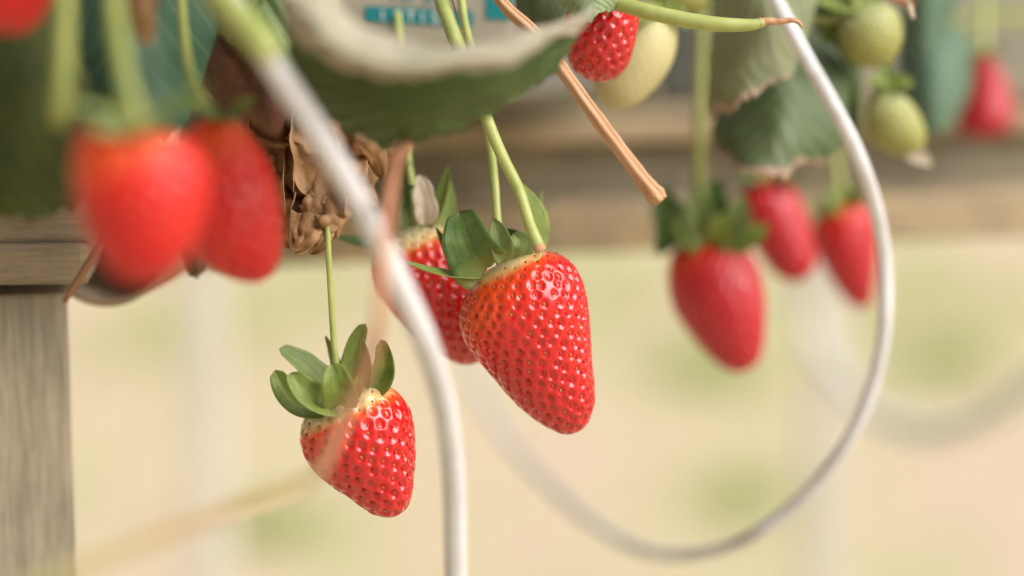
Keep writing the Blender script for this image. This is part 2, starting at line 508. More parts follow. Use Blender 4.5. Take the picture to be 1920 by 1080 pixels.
def berry_body(root, outline, A, B, D, nr=120, ns=160, kd=0.95, tilt=0.0, pit_mm2=9.5, pit_depth=0.15, mat=RIPE, seedmat=SEED,
               ripe=(0.03, 0.16, 0.0, 0.0), hairs=False, seed=1, seeds=True, hairlen=1.1):
    sc = D / FPX
    A, B = np.array(A, float), np.array(B, float)
    poly = crom(outline, 480, closed=True)
    a = (B - A) / np.linalg.norm(B - A)
    p = np.array((a[1], -a[0]))
    s = (poly - A) @ a
    wv = (poly - A) @ p
    s0, s1 = s.min(), s.max()
    i0, i1 = s.argmin(), s.argmax()
    u = np.linspace(0, 1, nr)
    ss = s0 + (s1 - s0) * (0.5 - 0.5 * np.cos(np.pi * np.clip(u, 0.004, 0.996)))
    s2, w2 = np.roll(s, -1), np.roll(wv, -1)
    cc, rr = [], []
    for x in ss:
        k = (s - x) * (s2 - x) <= 0
        den = s2[k] - s[k]
        den[den == 0] = 1e-9
        ws = wv[k] + (x - s[k]) / den * (w2[k] - wv[k])
        cc.append((ws.max() + ws.min()) / 2)
        rr.append((ws.max() - ws.min()) / 2)
    cc, rr = np.array(cc), np.array(rr)
    th = np.arange(ns) * 2 * np.pi / ns
    px = A[0] + a[0] * ss[:, None] + p[0] * (cc[:, None] + rr[:, None] * np.cos(th))
    py = A[1] + a[1] * ss[:, None] + p[1] * (cc[:, None] + rr[:, None] * np.cos(th))
    off = -rr[:, None] * kd * np.sin(th) * sc + tilt * (ss[:, None] / (s1 - s0))
    F_, R_, U_ = np.array(FWD), np.array(RIGHT), np.array(UP)

    def world(px, py, off):
        return np.array(CAM) + F_ * (D + off)[..., None] + R_ * ((px - 960) * sc)[..., None] + U_ * ((540 - py) * sc)[..., None]
    V = world(px, py, off)                        # (nr, ns, 3)
    du = np.gradient(V, axis=0)
    dv = np.roll(V, -1, 1) - np.roll(V, 1, 1)
    N = np.cross(dv, du)
    N /= np.linalg.norm(N, axis=2)[..., None] + 1e-12
    cen = V.mean(axis=(0, 1))
    if ((V - cen) * N).sum() < 0:
        N = -N
    # seeds on an equal-area golden spiral
    L = rr * sc
    ds = np.hypot(np.gradient(ss * sc), np.gradient(L))
    area = np.cumsum(2 * np.pi * L * ds)
    tot = area[-1]
    n = int(tot * 1e6 / pit_mm2)
    sp = math.sqrt(pit_mm2) / 1000
    ids, SP, SN, ST, SB = [], [], [], [], []
    rng = np.random.RandomState(seed)
    for k in range(n):
        x = np.interp((k + 0.5) / n * tot, area, np.arange(nr))
        t = (k * 2.399963 + rng.uniform(-0.055, 0.055)) % (2 * np.pi)
        i = int(round(min(max(x + rng.uniform(-0.4, 0.4) * nr / 130, 1), nr - 2)))
        j = int(round(t / (2 * np.pi) * ns)) % ns
        if ss[i] - s0 < 0.03 * (s1 - s0):
            continue
        tm = V[i + 1, j] - V[i - 1, j]
        tm /= np.linalg.norm(tm) + 1e-12
        nn = N[i, j]
        SP.append(V[i, j]); SN.append(nn); ST.append(tm); SB.append(np.cross(nn, tm)); ids.append((i, j))
    SP, SN, ST, SB = map(np.array, (SP, SN, ST, SB))
    flat, nf = V.reshape(-1, 3), N.reshape(-1, 3)
    tpos = np.repeat((ss - s0) / (s1 - s0), ns)
    hgt = np.zeros(len(flat))
    pitmask = np.zeros(len(flat))
    psz = rng.uniform(0.90, 1.08, len(SP))
    pdp = rng.uniform(0.65, 1.15, len(SP))
    for c0 in range(0, len(flat), 6000):
        ch = flat[c0:c0 + 6000]
        d2 = ((ch[:, None, :] - SP[None]) ** 2).sum(-1)
        k = d2.argmin(1)
        dd = ch - SP[k]
        dm = (dd * ST[k]).sum(1) / (0.58 * sp * psz[k])
        dt = (dd * SB[k]).sum(1) / (0.50 * sp * psz[k])
        q = np.sqrt(dm ** 2 + dt ** 2)
        x = np.clip((q - 0.25) / (1.0 - 0.25), 0, 1)
        pitmask[c0:c0 + 6000] = (1 - x * x * (3 - 2 * x)) * pdp[k]
    shall = np.clip((tpos - 0.02) / 0.16, 0.25, 1)
    hgt = -pitmask * pit_depth * sp * 1.28 * shall + lowfreq(flat, seed) * 0.018 * L.max()
    out = flat + nf * hgt[:, None]
    idx = np.arange(nr * ns).reshape(nr, ns)
    f = np.stack([idx[:-1], np.roll(idx, -1, 1)[:-1], np.roll(idx, -1, 1)[1:], idx[1:]], -1).reshape(-1, 4).tolist()
    f += [idx[0, ::-1].tolist(), idx[-1].tolist()]
    me = mesh('flesh', out.tolist(), f)
    # ripeness: along the fruit, turned to one side
    r0, r1, bx, by = ripe
    cosx = np.tile(np.cos(th), nr)
    front = np.tile(np.sin(th), nr)
    x = np.clip((tpos - r0) / r1, 0, 1)
    rp = 0.34 * x * x * (3 - 2 * x) + 0.36 * np.clip((tpos - 0.08) / 0.3 + bx * cosx + by * front, 0, 1) + 0.2 * tpos + 0.05 * lowfreq(flat * 2.2, seed + 5)
    at = me.attributes.new('ripe', 'FLOAT', 'POINT')
    at.data.foreach_set('value', np.clip(rp, 0, 1).astype(np.float32))
    body = link('flesh', me, root, mat)
    if seeds and len(SP):
        vv, ff = [], []
        for k in range(len(SP)):
            i, j = ids[k]
            base = out[i * ns + j] + SN[k] * 0.00012
            sz = sp * rng.uniform(0.13, 0.165)
            b = len(vv) * 0 + k * len(SEED_V)
            q = SEED_V * np.array((0.62, 0.38, 1.0)) * sz
            q[:, 0] *= 1 - 0.35 * (SEED_V[:, 2] > 0.4)
            vv += (base + q[:, :1] * SB[k] + q[:, 1:2] * SN[k] + q[:, 2:] * ST[k]).tolist()
            ff += [tuple(x + b for x in fc) for fc in SEED_F]
        so = link('seeds', mesh('seeds', vv, ff), body, seedmat)
        so['kind'] = 'stuff'
        if hairs:
            vv, ff = [], []
            for k in range(len(SP)):
                i, j = ids[k]
                base = out[i * ns + j]
                d = SN[k] * 1.0 + ST[k] * rng.uniform(0.0, 0.9) + SB[k] * rng.uniform(-0.5, 0.5)
                d /= np.linalg.norm(d)
                tip = base + d * rng.uniform(0.6, 1.0) * hairlen / 1000 + ST[k] * 0.0002
                mid = base + d * 0.0005
                o1, o2 = SB[k] * 0.00006, ST[k] * 0.00006
                b = len(vv)
                vv += [base + o1, base - o1 * 0.5 + o2, base - o1 * 0.5 - o2, mid + o1, mid - o1 * 0.5 + o2, mid - o1 * 0.5 - o2, tip]
                ff += [(b, b + 1, b + 4, b + 3), (b + 1, b + 2, b + 5, b + 4), (b + 2, b, b + 3, b + 5), (b + 3, b + 4, b + 6), (b + 4, b + 5, b + 6), (b + 5, b + 3, b + 6)]
            ho = link('seed_hairs', mesh('seed_hairs', vv, ff), body, HAIR)
            ho['kind'] = 'stuff'
    return body


CALYX = {}


def calyx_of(root, D):
    """the small green disc that carries the sepals"""
    if root.name not in CALYX:
        c = np.array(root.location)
        vv, ff, n, m = [], [], 20, 7
        r = 0.0030
        for i in range(m):
            ph = math.pi * i / (m - 1) - math.pi / 2
            for j in range(n):
                a = 2 * math.pi * j / n
                k = r * math.cos(ph) * (1 + 0.12 * math.cos(5 * a)) + 1e-5
                vv.append(c + np.array((k * math.cos(a), k * math.sin(a), 0.0009 * math.sin(ph))))
        for i in range(m - 1):
            for j in range(n):
                ff.append((i * n + j, i * n + (j + 1) % n, (i + 1) * n + (j + 1) % n, (i + 1) * n + j))
        CALYX[root.name] = link('calyx', mesh('calyx', vv, ff), root, SEPAL_L)
    return CALYX[root.name]


def sepal(root, base, ctrl, tip, width, D, mat=SEPAL, nrm=(0, 0, 1), cup=0.35, name='sepal', blunt=0.62, wb=0.42, thick=0.22, nu=22, nv=11, wav=0.05):
    """base, ctrl, tip: (px, py, depth offset mm, + is away); nrm: (right, up, toward camera)"""
    pts = [np.array(P(x, y, D, z / 1000)) for x, y, z in (base, ctrl, tip)]
    nh = np.array(RIGHT) * nrm[0] + np.array(UP) * nrm[1] - np.array(FWD) * nrm[2]
    wm = width * D / FPX / 2
    out = np.zeros((nu, nv, 3))
    sd = random.random() * 50
    for k in range(nu):
        u = k / (nu - 1)
        c = (1 - u) ** 2 * pts[0] + 2 * u * (1 - u) * pts[1] + u * u * pts[2]
        t = 2 * (1 - u) * (pts[1] - pts[0]) + 2 * u * (pts[2] - pts[1])
        t /= np.linalg.norm(t)
        side = np.cross(t, nh)
        side /= np.linalg.norm(side) + 1e-9
        nn = np.cross(side, t)
        prof = (1 - u) * wb * (1 - u) + math.sin(math.pi * min(u ** 0.8, 1)) ** blunt * (1 - 0.25 * wb)
        prof = max(prof, 0.02) if u < 1 else 0.015
        for j in range(nv):
            v = 2 * j / (nv - 1) - 1
            wob = wav * noise.noise(Vector((u * 4, v * 1.5, sd))) * 2
            if wav > 0.18:
                wob += 0.35 * wav * noise.noise(Vector((u * 11, v * 3.5, sd + 3))) * (0.3 + abs(v)) + 0.25 * wav * math.sin(u * 26 + sd) * v * v
            out[k, j] = c + side * wm * prof * v * (1 + wob) + nn * wm * (cup * v * v * prof + wob - 0.05 * math.exp(-(v / 0.12) ** 2))
    o = link(name, grid_mesh(name, out), calyx_of(root, D) if name == 'sepal' else root, mat)
    m = o.modifiers.new('solid', 'SOLIDIFY')
    m.thickness = thick / 1000
    m.offset = 0
    return o


G_RIPE = 'ripe red strawberries hanging over the bench edge'
G_UN = 'unripe green and white strawberries'


def berry(name, label, A, D, group, cat='strawberry'):
    return thing(name, label, cat, P(A[0], A[1], D), group)


# main strawberry
A, D = (950, 492), 0.600
b1 = berry('strawberry', 'largest sharp ripe strawberry in the centre, conical, with pale shoulder', A, D, G_RIPE)
berry_body(b1, [(885, 527), (864, 568), (859, 606), (870, 642), (896, 678), (930, 717), (965, 757), (1000, 787), (1030, 806), (1062, 817), (1095, 806),
                (1113, 772), (1117, 735), (1112, 690), (1108, 640), (1105, 590), (1098, 545), (1085, 510), (1066, 487), (1040, 474), (1008, 471), (960, 484), (918, 503)],
           A, (1074, 817), D, 300, 390, 0.92, 0.004, 8.6, 0.15, ripe=(0.015, 0.10, 0.75, 0.0), hairs=True, seed=3)
sepal(b1, (915, 503, -6), (876, 476, -16), (864, 398, -10), 98, D, SEPAL_M, (-0.25, 0.1, 1), 0.30, blunt=0.26)
sepal(b1, (945, 490, -8), (938, 450, -13), (926, 412, -9), 40, D, SEPAL_L, (0.2, 0, 1), 0.5)
sepal(b1, (960, 487, -3), (985, 455, -6), (962, 438, -2), 56, D, SEPAL_L, (0.1, 0.2, 1), 0.3)
sepal(b1, (898, 520, -5), (830, 525, -15), (764, 490, -12), 40, D, SEPAL, (0.1, 1, 0.35), 0.25)
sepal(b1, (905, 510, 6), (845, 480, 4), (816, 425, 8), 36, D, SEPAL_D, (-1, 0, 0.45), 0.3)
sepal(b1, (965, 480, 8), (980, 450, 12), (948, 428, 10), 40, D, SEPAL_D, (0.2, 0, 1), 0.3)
sepal(b1, (985, 474, 4), (1035, 420, 6), (968, 337, 4), 50, D, SEPAL, (0.85, 0.3, 0.65), 0.5)
sepal(b1, (1000, 470, 8), (1002, 410, 10), (1017, 356, 8), 30, D, SEPAL_L, (0.8, 0, 0.5), 0.4)
px_tube('stem', [(850, -260, 0.62, 1.15), (865, 0, 0.612, 1.1), (890, 120, 0.606, 1.1), (917, 255, 0.603, 1.05), (927, 340, 0.602, 1.1), (933, 420, 0.600, 1.15), (945, 488, 0.600, 1.7)], b1, STEM)

cut = thing('cut_stalk', 'thick pale green cut stalk with brown end touching the largest strawberry', 'stalk', P(1014, 470, 0.585))
px_tube('stalk', [(800, -240, 0.62, 1.9), (822, -30, 0.605, 1.9), (845, 50, 0.598, 1.85), (880, 140, 0.592, 1.75), (912, 222, 0.588, 1.55), (938, 285, 0.586, 1.45), (972, 355, 0.585, 1.4), (993, 420, 0.583, 1.4), (1010, 462, 0.582, 1.5)],
        cut, STEM, rough=0.06)
px_tube('cut_end', [(1008, 459, 0.582, 1.45), (1011, 465, 0.582, 1.5), (1014, 472, 0.582, 1.3)], cut, DRYSTEM, n=6)
px_tube('fibre', [(1013, 471, 0.5815, 0.35), (1010, 483, 0.5808, 0.3), (998, 491, 0.580, 0.2)], cut, STEM, n=14, seg=6)
px_tube('bark_strip', [(838, -30, 0.603, 0.25), (851, 10, 0.600, 0.25), (861, 38, 0.597, 0.2)], cut, DARKSTICK, n=10, seg=6)

# strawberry behind
A, D = (785, 432), 0.628
b2 = berry('strawberry', 'ripe strawberry partly behind the largest one, pale top and dried petal', A, D, G_RIPE)
berry_body(b2, [(735, 440), (705, 470), (697, 510), (706, 547), (726, 577), (752, 602), (790, 641), (830, 669), (865, 683), (895, 680), (920, 655), (932, 600),
                (925, 540), (905, 485), (868, 445), (825, 424), (780, 422)],
           A, (893, 684), D, 240, 310, 0.92, 0.0, 8.8, 0.15, ripe=(0.10, 0.14, 0.1, 0.0), hairs=True, seed=8)
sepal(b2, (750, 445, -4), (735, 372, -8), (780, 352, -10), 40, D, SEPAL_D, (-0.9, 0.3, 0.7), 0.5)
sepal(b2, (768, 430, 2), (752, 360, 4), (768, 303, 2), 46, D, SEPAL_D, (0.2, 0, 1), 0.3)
sepal(b2, (795, 428, -3), (832, 390, -6), (842, 314, -4), 34, D, SEPAL, (-0.6, 0, 0.9), 0.4)
sepal(b2, (815, 428, 5), (850, 400, 6), (838, 330, 8), 30, D, SEPAL, (0.3, 0, 1), 0.3)
sepal(b2, (735, 450, 2), (690, 470, 2), (625, 442, -2), 42, D, SEPAL_D, (0, 0.9, 0.6), 0.3)
sepal(b2, (800, 425, -8), (803, 380, -11), (788, 331, -9), 44, D, PETAL, (0.1, 0, 1), 0.3, name='dried_petal', blunt=0.5, wav=0.16, wb=0.15)
px_tube('stem', [(740, -260, 0.70, 1.0), (745, 0, 0.66, 1.0), (760, 250, 0.635, 1.0), (778, 380, 0.628, 1.1), (785, 435, 0.628, 1.6)], b2, STEM)

# lower strawberry
A, D = (648, 742), 0.595
b3 = berry('strawberry', 'lowest sharp ripe strawberry, alone on a thin straight stem', A, D, G_RIPE)
berry_body(b3, [(595, 763), (569, 784), (561, 820), (569, 856), (590, 886), (620, 912), (650, 931), (680, 953), (705, 967), (735, 970), (760, 956), (772, 930),
                (776, 895), (779, 850), (776, 800), (768, 765), (748, 738), (724, 722), (700, 718), (668, 724), (630, 738)],
           A, (732, 970), D, 240, 310, 0.92, 0.0, 10.2, 0.15, ripe=(0.12, 0.15, 0.5, -0.15), hairs=True, seed=12)
sepal(b3, (625, 750, 4), (588, 691, 5), (523, 654, 2), 56, D, SEPAL_L, (0.3, 0.6, 0.8), 0.3, blunt=0.32)
sepal(b3, (622, 757, -5), (555, 774, -12), (524, 691, -10), 56, D, SEPAL, (-0.2, 0.5, 0.9), 0.25, blunt=0.32)
sepal(b3, (634, 758, -9), (584, 745, -18), (556, 695, -14), 56, D, SEPAL, (0.1, 0.5, 0.9), 0.3, blunt=0.32)
sepal(b3, (644, 757, -11), (646, 725, -19), (633, 679, -15), 62, D, SEPAL, (0.05, 0.1, 1), 0.35, blunt=0.32)
sepal(b3, (634, 735, 8), (632, 672, 11), (604, 631, 10), 28, D, SEPAL, (-0.7, 0, 0.7), 0.4)
sepal(b3, (656, 735, 6), (654, 662, 8), (683, 608, 6), 44, D, SEPAL, (-0.3, 0, 1), 0.35, blunt=0.36)
sepal(b3, (677, 728, -2), (704, 701, -8), (679, 630, -6), 40, D, SEPAL_L, (-0.6, 0, 0.8), 0.4)
sepal(b3, (681, 728, -4), (747, 716, -8), (716, 636, -5), 52, D, SEPAL, (-0.5, -0.1, 0.9), 0.3, blunt=0.32)
sepal(b3, (665, 742, -8), (677, 725, -12), (677, 701, -11), 24, D, SEPAL, (0, 0.2, 1), 0.4)
px_tube('stem', [(640, -260, 0.68, 0.8), (625, 0, 0.645, 0.75), (618, 250, 0.606, 0.7), (615, 380, 0.592, 0.7), (615, 450, 0.590, 0.72), (620, 550, 0.592, 0.75), (626, 640, 0.594, 0.8), (632, 700, 0.595, 0.9), (640, 742, 0.595, 1.5)], b3, STEM)

# near, blurred pair at the left
A, D = (262, 243), 0.437
b4 = berry('strawberry', 'widest blurred strawberry at the left, nearest to the camera', A, D, G_RIPE)
berry_body(b4, [(150, 245), (137, 290), (138, 345), (155, 415), (187, 482), (225, 523), (270, 532), (318, 516), (358, 472), (384, 405), (390, 335), (372, 285), (335, 257), (280, 244), (205, 238)],
           A, (264, 532), D, 130, 170, 0.95, 0.0, 9.0, ripe=(-0.2, 0.1, 0.7, -0.3), seed=21, mat=RIPE_O)
for a_ in [((250, 245, -4), (180, 205, -9), (120, 205, -8), 44, SEPAL_L, (0, 1, 0.4)), ((275, 245, -4), (335, 215, -8), (395, 165, -6), 40, SEPAL_L, (-0.3, 0.7, 0.5)),
           ((262, 245, -6), (285, 262, -13), (330, 252, -14), 40, SEPAL_L, (0, 0.6, 0.8)), ((255, 245, -5), (225, 262, -12), (190, 246, -12), 38, SEPAL_L, (0, 0.6, 0.8)),
           ((262, 240, 4), (290, 200, 6), (330, 200, 6), 36, SEPAL, (0, 0.8, 0.6)), ((250, 240, 4), (220, 205, 6), (190, 180, 4), 36, SEPAL, (0, 0.6, 0.8))]:
    sepal(b4, a_[0], a_[1], a_[2], a_[3], D, a_[4], a_[5])
px_tube('stem', [(200, -420, 0.55, 1.6), (208, -100, 0.46, 1.6), (216, 20, 0.447, 1.6), (228, 110, 0.44, 1.65), (246, 190, 0.437, 1.7), (260, 242, 0.437, 2.4)], b4, STEM_O)
A, D = (420, 228), 0.512
b5 = berry('strawberry', 'blurred narrow strawberry behind the widest left one, beside the dried leaves', A, D, G_RIPE)
berry_body(b5, [(343, 280), (360, 236), (408, 217), (451, 233), (494, 286), (519, 349), (529, 422), (525, 485), (506, 521), (472, 532), (424, 518), (371, 482), (343, 433), (328, 370), (330, 322)],
           A, (470, 525), D, 140, 180, 0.95, 0.0, 8.8, ripe=(-0.2, 0.1, 0.2, -0.35), seed=22, mat=RIPE_O)
for a_ in [((415, 232, -3), (370, 200, -8), (340, 190, -6), 34, SEPAL, (0, 0.8, 0.6)), ((425, 232, -3), (465, 200, -6), (480, 185, -4), 34, SEPAL, (0, 0.8, 0.6)),
           ((420, 232, -4), (440, 215, -10), (400, 205, -12), 32, SEPAL_D, (0, 0.5, 0.8))]:
    sepal(b5, a_[0], a_[1], a_[2], a_[3], D, a_[4], a_[5])
px_tube('stem', [(330, -380, 0.60, 1.1), (338, -60, 0.545, 1.0), (345, 60, 0.53, 1.0), (360, 150, 0.515, 1.1), (395, 205, 0.512, 1.2), (420, 232, 0.512, 1.8)], b5, STEM_O)
A, D = (10, -170), 0.47
b6 = berry('strawberry', 'dark red strawberry of which only the tip shows in the top left corner', A, D, G_RIPE)
berry_body(b6, [(-90, -150), (-110, -90), (-95, -20), (-50, 40), (10, 64), (60, 50), (92, 0), (105, -70), (95, -140), (50, -175), (-30, -178)],
           A, (14, 64), D, 100, 130, seed=24, mat=RIPE_O, ripe=(-0.2, 0.1, 0.3, 0))
for s_ in (-1, 1):
    sepal(b6, (10, -172, -3), (10 + 50 * s_, -210, -8), (10 + 110 * s_, -180, -8), 44, D, SEPAL, (0, 0.9, 0.5))
px_tube('stem', [(0, -520, 0.55, 1.5), (5, -300, 0.49, 1.4), (10, -172, 0.47, 2.0)], b6, STEM_O)

# top pair
A, D = (1128, -48), 0.612
b7 = berry('strawberry', 'glossy deep red strawberry overlapping the white one below the green stalk', A, D, G_RIPE)
berry_body(b7, [(1058, 40), (1058, 85), (1074, 128), (1100, 148), (1130, 154), (1160, 143), (1181, 115), (1192, 75), (1199, 30), (1196, -12), (1170, -42), (1125, -52), (1080, -35)],
           A, (1124, 154), D, 190, 250, 0.95, 0.0, 8.2, ripe=(-0.3, 0.1, 0.2, 0.3), hairs=True, seed=31)
for s_ in (-1, 1):
    sepal(b7, (1128, -48, -3), (1128 + 40 * s_, -75, -8), (1128 + 80 * s_, -50, -9), 46, D, SEPAL, (0, 0.9, 0.5))
px_tube('stem', [(1110, -330, 0.66, 1.2), (1122, -180, 0.625, 1.1), (1128, -48, 0.612, 1.8)], b7, STEM)
A, D = (1232, 18), 0.648
b8 = berry('strawberry', 'creamy white unripe strawberry behind the deep red one', A, D, G_UN)
berry_body(b8, [(1112, 150), (1120, 180), (1136, 199), (1160, 207), (1195, 196), (1230, 166), (1258, 126), (1270, 82), (1266, 42), (1246, 16), (1205, 12), (1160, 40), (1126, 95)],
           A, (1152, 207), D, 130, 170, 0.95, 0, 6.5, 0.035, UNRIPE, SEEDG, (-0.1, 0.5, 0.0, 0), seed=33)
for a_ in [((1232, 22, -3), (1200, 25, -9), (1190, 60, -11), 40), ((1240, 22, -3), (1275, 20, -6), (1285, 60, -4), 36), ((1232, 18, 0), (1240, -20, -3), (1215, -40, 0), 40)]:
    sepal(b8, *a_, D, SEPAL, (0.1, 0.6, 0.8))
px_tube('stem', [(1250, -330, 0.70, 1.1), (1252, -120, 0.665, 1.0), (1234, 18, 0.648, 1.6)], b8, STEM)
A, D = (1268, -95), 0.662
b9 = berry('strawberry', 'small green strawberry at the top edge above the white one', A, D, G_UN)
berry_body(b9, [(1205, -60), (1202, -25), (1220, 10), (1255, 28), (1292, 30), (1322, 12), (1330, -20), (1322, -60), (1290, -92), (1240, -92)],
           A, (1276, 31), D, 90, 120, 0.95, 0, 5.5, 0.10, GREENF, SEEDG, (-0.1, 0.6, 0.0, 0), seed=34)
px_tube('stem', [(1300, -330, 0.70, 1.0), (1285, -200, 0.675, 0.9), (1268, -95, 0.662, 1.5)], b9, STEM)
for s_ in (-1, 1):
    sepal(b9, (1268, -95, -2), (1268 + 30 * s_, -120, -6), (1268 + 62 * s_, -95, -7), 34, D, SEPAL, (0, 0.9, 0.5))

# green ones at the right
A, D = (1612, 8), 0.682
b10 = berry('strawberry', 'round green strawberry at upper right, higher of the two', A, D, G_UN)
berry_body(b10, [(1572, 50), (1571, 78), (1582, 105), (1605, 121), (1635, 127), (1666, 121), (1685, 95), (1692, 60), (1682, 25), (1655, 7), (1620, 6), (1590, 22)],
           A, (1648, 127), D, 120, 160, 0.95, 0, 4.2, 0.12, GREENF, SEEDG, (-0.1, 0.7, 0.0, 0), seed=41)
for a_ in [((1605, 12, -3), (1560, 20, -6), (1520, 0, -5), 38), ((1612, 10, -3), (1600, -25, -5), (1560, -45, -3), 42), ((1625, 8, 0), (1650, -15, 0), (1640, -50, 2), 40), ((1600, 18, 2), (1560, 50, 4), (1545, 80, 4), 36)]:
    sepal(b10, *a_, D, SEPAL, (0, 0.5, 0.8))
px_tube('stem', [(1470, 10, 0.70, 1.1), (1500, 32, 0.69, 1.1), (1550, 40, 0.685, 1.1), (1585, 30, 0.683, 1.2), (1612, 14, 0.682, 1.6)], b10, STEM)
A, D = (1655, 172), 0.702
b11 = berry('strawberry', 'round green strawberry at upper right, lower of the two', A, D, G_UN)
berry_body(b11, [(1626, 190), (1621, 228), (1634, 264), (1664, 285), (1700, 296), (1726, 285), (1736, 256), (1727, 221), (1706, 190), (1676, 172), (1646, 172)],
           A, (1706, 296), D, 120, 160, 0.95, 0, 4.4, 0.12, GREENF, SEEDG, (-0.1, 0.6, 0.0, 0), seed=42)
for a_ in [((1652, 176, -3), (1640, 150, -6), (1625, 165, -9), 34), ((1660, 174, -3), (1690, 150, -5), (1705, 165, -5), 36), ((1655, 172, 0), (1668, 140, 0), (1650, 115, 2), 34)]:
    sepal(b11, *a_, D, SEPAL, (0, 0.6, 0.8))
px_tube('stem', [(1600, -300, 0.74, 1.0), (1640, -60, 0.725, 1.0), (1660, 80, 0.71, 1.0), (1656, 172, 0.702, 1.5)], b11, STEM)
sepal(b11, (1700, 288, -2), (1725, 295, -4), (1742, 312, -4), 26, D, PETAL, (0, 0, 1), 0.3, name='withered_petal')

# right cluster
A, D = (1335, 452), 0.735
b12 = berry('strawberry', 'largest blurred strawberry of the right cluster, hanging lowest on an olive stem', A, D, G_RIPE)
berry_body(b12, [(1255, 485), (1250, 530), (1262, 580), (1290, 622), (1325, 662), (1355, 688), (1385, 698), (1415, 685), (1430, 655), (1435, 600), (1432, 540), (1418, 492), (1390, 460), (1345, 449), (1297, 456), (1267, 468)],
           A, (1388, 698), D, 150, 200, 0.95, 0, 8.6, ripe=(-0.2, 0.1, 0.5, 0.2), seed=51, mat=RIPE_C)
for a_ in [((1325, 458, -3), (1262, 395, -6), (1232, 482, -8), 78, SEPAL_M), ((1328, 455, 2), (1232, 425, 2), (1246, 345, 0), 78, SEPAL_M), ((1325, 458, -6), (1298, 425, -12), (1300, 352, -10), 58, SEPAL_L),
           ((1345, 458, -6), (1378, 425, -12), (1388, 366, -10), 54, SEPAL_L), ((1350, 458, -5), (1390, 456, -11), (1434, 424, -9), 54, SEPAL), ((1335, 450, 4), (1330, 390, 6), (1352, 332, 6), 74, SEPAL_M),
           ((1335, 460, -8), (1345, 440, -14), (1348, 400, -13), 56, SEPAL), ((1318, 460, -5), (1285, 440, -11), (1262, 400, -10), 60, SEPAL)]:
    sepal(b12, a_[0], a_[1], a_[2], a_[3], D, a_[4], (0, 0.3, 0.95))
px_tube('stem', [(1322, -320, 0.76, 1.7), (1320, -60, 0.75, 1.7), (1315, 90, 0.745, 1.7), (1311, 220, 0.74, 1.7), (1310, 340, 0.737, 1.7), (1320, 410, 0.735, 1.8), (1335, 455, 0.735, 2.4)], b12, STEM_O)
A, D = (1432, 350), 0.778
b13 = berry('strawberry', 'middle blurred strawberry of the right cluster, just under the leaf', A, D, G_RIPE)
berry_body(b13, [(1379, 370), (1381, 397), (1401, 443), (1428, 486), (1455, 517), (1484, 530), (1514, 521), (1531, 494), (1526, 451), (1510, 397), (1489, 356), (1455, 337), (1411, 341)],
           A, (1487, 523), D, 110, 150, 0.95, 0, 8.6, ripe=(-0.3, 0.1, 0.3, 0.5), seed=52, mat=RIPE_C)
for s_ in (-1, 1):
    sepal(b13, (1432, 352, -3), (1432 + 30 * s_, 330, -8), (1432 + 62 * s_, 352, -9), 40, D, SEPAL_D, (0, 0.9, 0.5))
px_tube('stem', [(1400, -320, 0.80, 1.3), (1410, 0, 0.79, 1.3), (1422, 200, 0.785, 1.3), (1432, 350, 0.778, 2.0)], b13, STEM_O)
A, D = (1578, 392), 0.80
b14 = berry('strawberry', 'rightmost blurred strawberry of the right cluster, cut across by the white tube', A, D, G_RIPE)
berry_body(b14, [(1523, 423), (1527, 465), (1551, 514), (1585, 562), (1613, 579), (1634, 567), (1644, 502), (1643, 428), (1632, 388), (1601, 378), (1559, 392), (1534, 405)],
           A, (1614, 574), D, 110, 150, 0.95, 0, 8.6, ripe=(-0.2, 0.1, 0.4, 0.1), seed=53, mat=RIPE_C)
for a_ in [((1572, 398, -3), (1545, 385, -8), (1515, 400, -9), 40), ((1585, 395, -3), (1600, 375, -8), (1618, 365, -8), 40), ((1575, 395, -5), (1565, 380, -10), (1550, 350, -8), 44), ((1580, 395, 3), (1590, 365, 3), (1585, 335, 3), 40)]:
    sepal(b14, *a_, D, SEPAL, (0, 0.5, 0.8))
px_tube('stem', [(1540, -320, 0.83, 1.3), (1550, 0, 0.82, 1.3), (1565, 250, 0.805, 1.3), (1578, 394, 0.80, 2.0)], b14, STEM)
A, D = (1842, 100), 0.85
b15 = berry('strawberry', 'very blurred pinkish red strawberry alone at the far right', A, D, G_RIPE)
berry_body(b15, [(1822, 112), (1850, 100), (1875, 130), (1895, 180), (1901, 222), (1882, 250), (1842, 259), (1800, 247), (1797, 215), (1812, 165)],
           A, (1850, 259), D, 90, 120, 0.95, 0, 8.6, ripe=(-0.2, 0.1, 0.3, 0), seed=54, mat=RIPE_C)
for s_ in (-1, 1):
    sepal(b15, (1845, 105, -3), (1845 + 22 * s_, 85, -8), (1845 + 40 * s_, 110, -9), 30, D, SEPAL, (0, 0.9, 0.5))
px_tube('stem', [(1850, -320, 0.95, 1.3), (1848, -60, 0.87, 1.3), (1843, 103, 0.85, 2.0)], b15, STEM)


# ---------------------------------------------------------------- leaves
def patch_pts(rows, nu, nv):
    arr = np.array([[tuple(P(x, y, d)) for x, y, d in r] for r in rows])
    a = np.array([crom(r, nu) for r in arr])
    return np.stack([crom(a[:, k], nv) for k in range(nu)], 1)


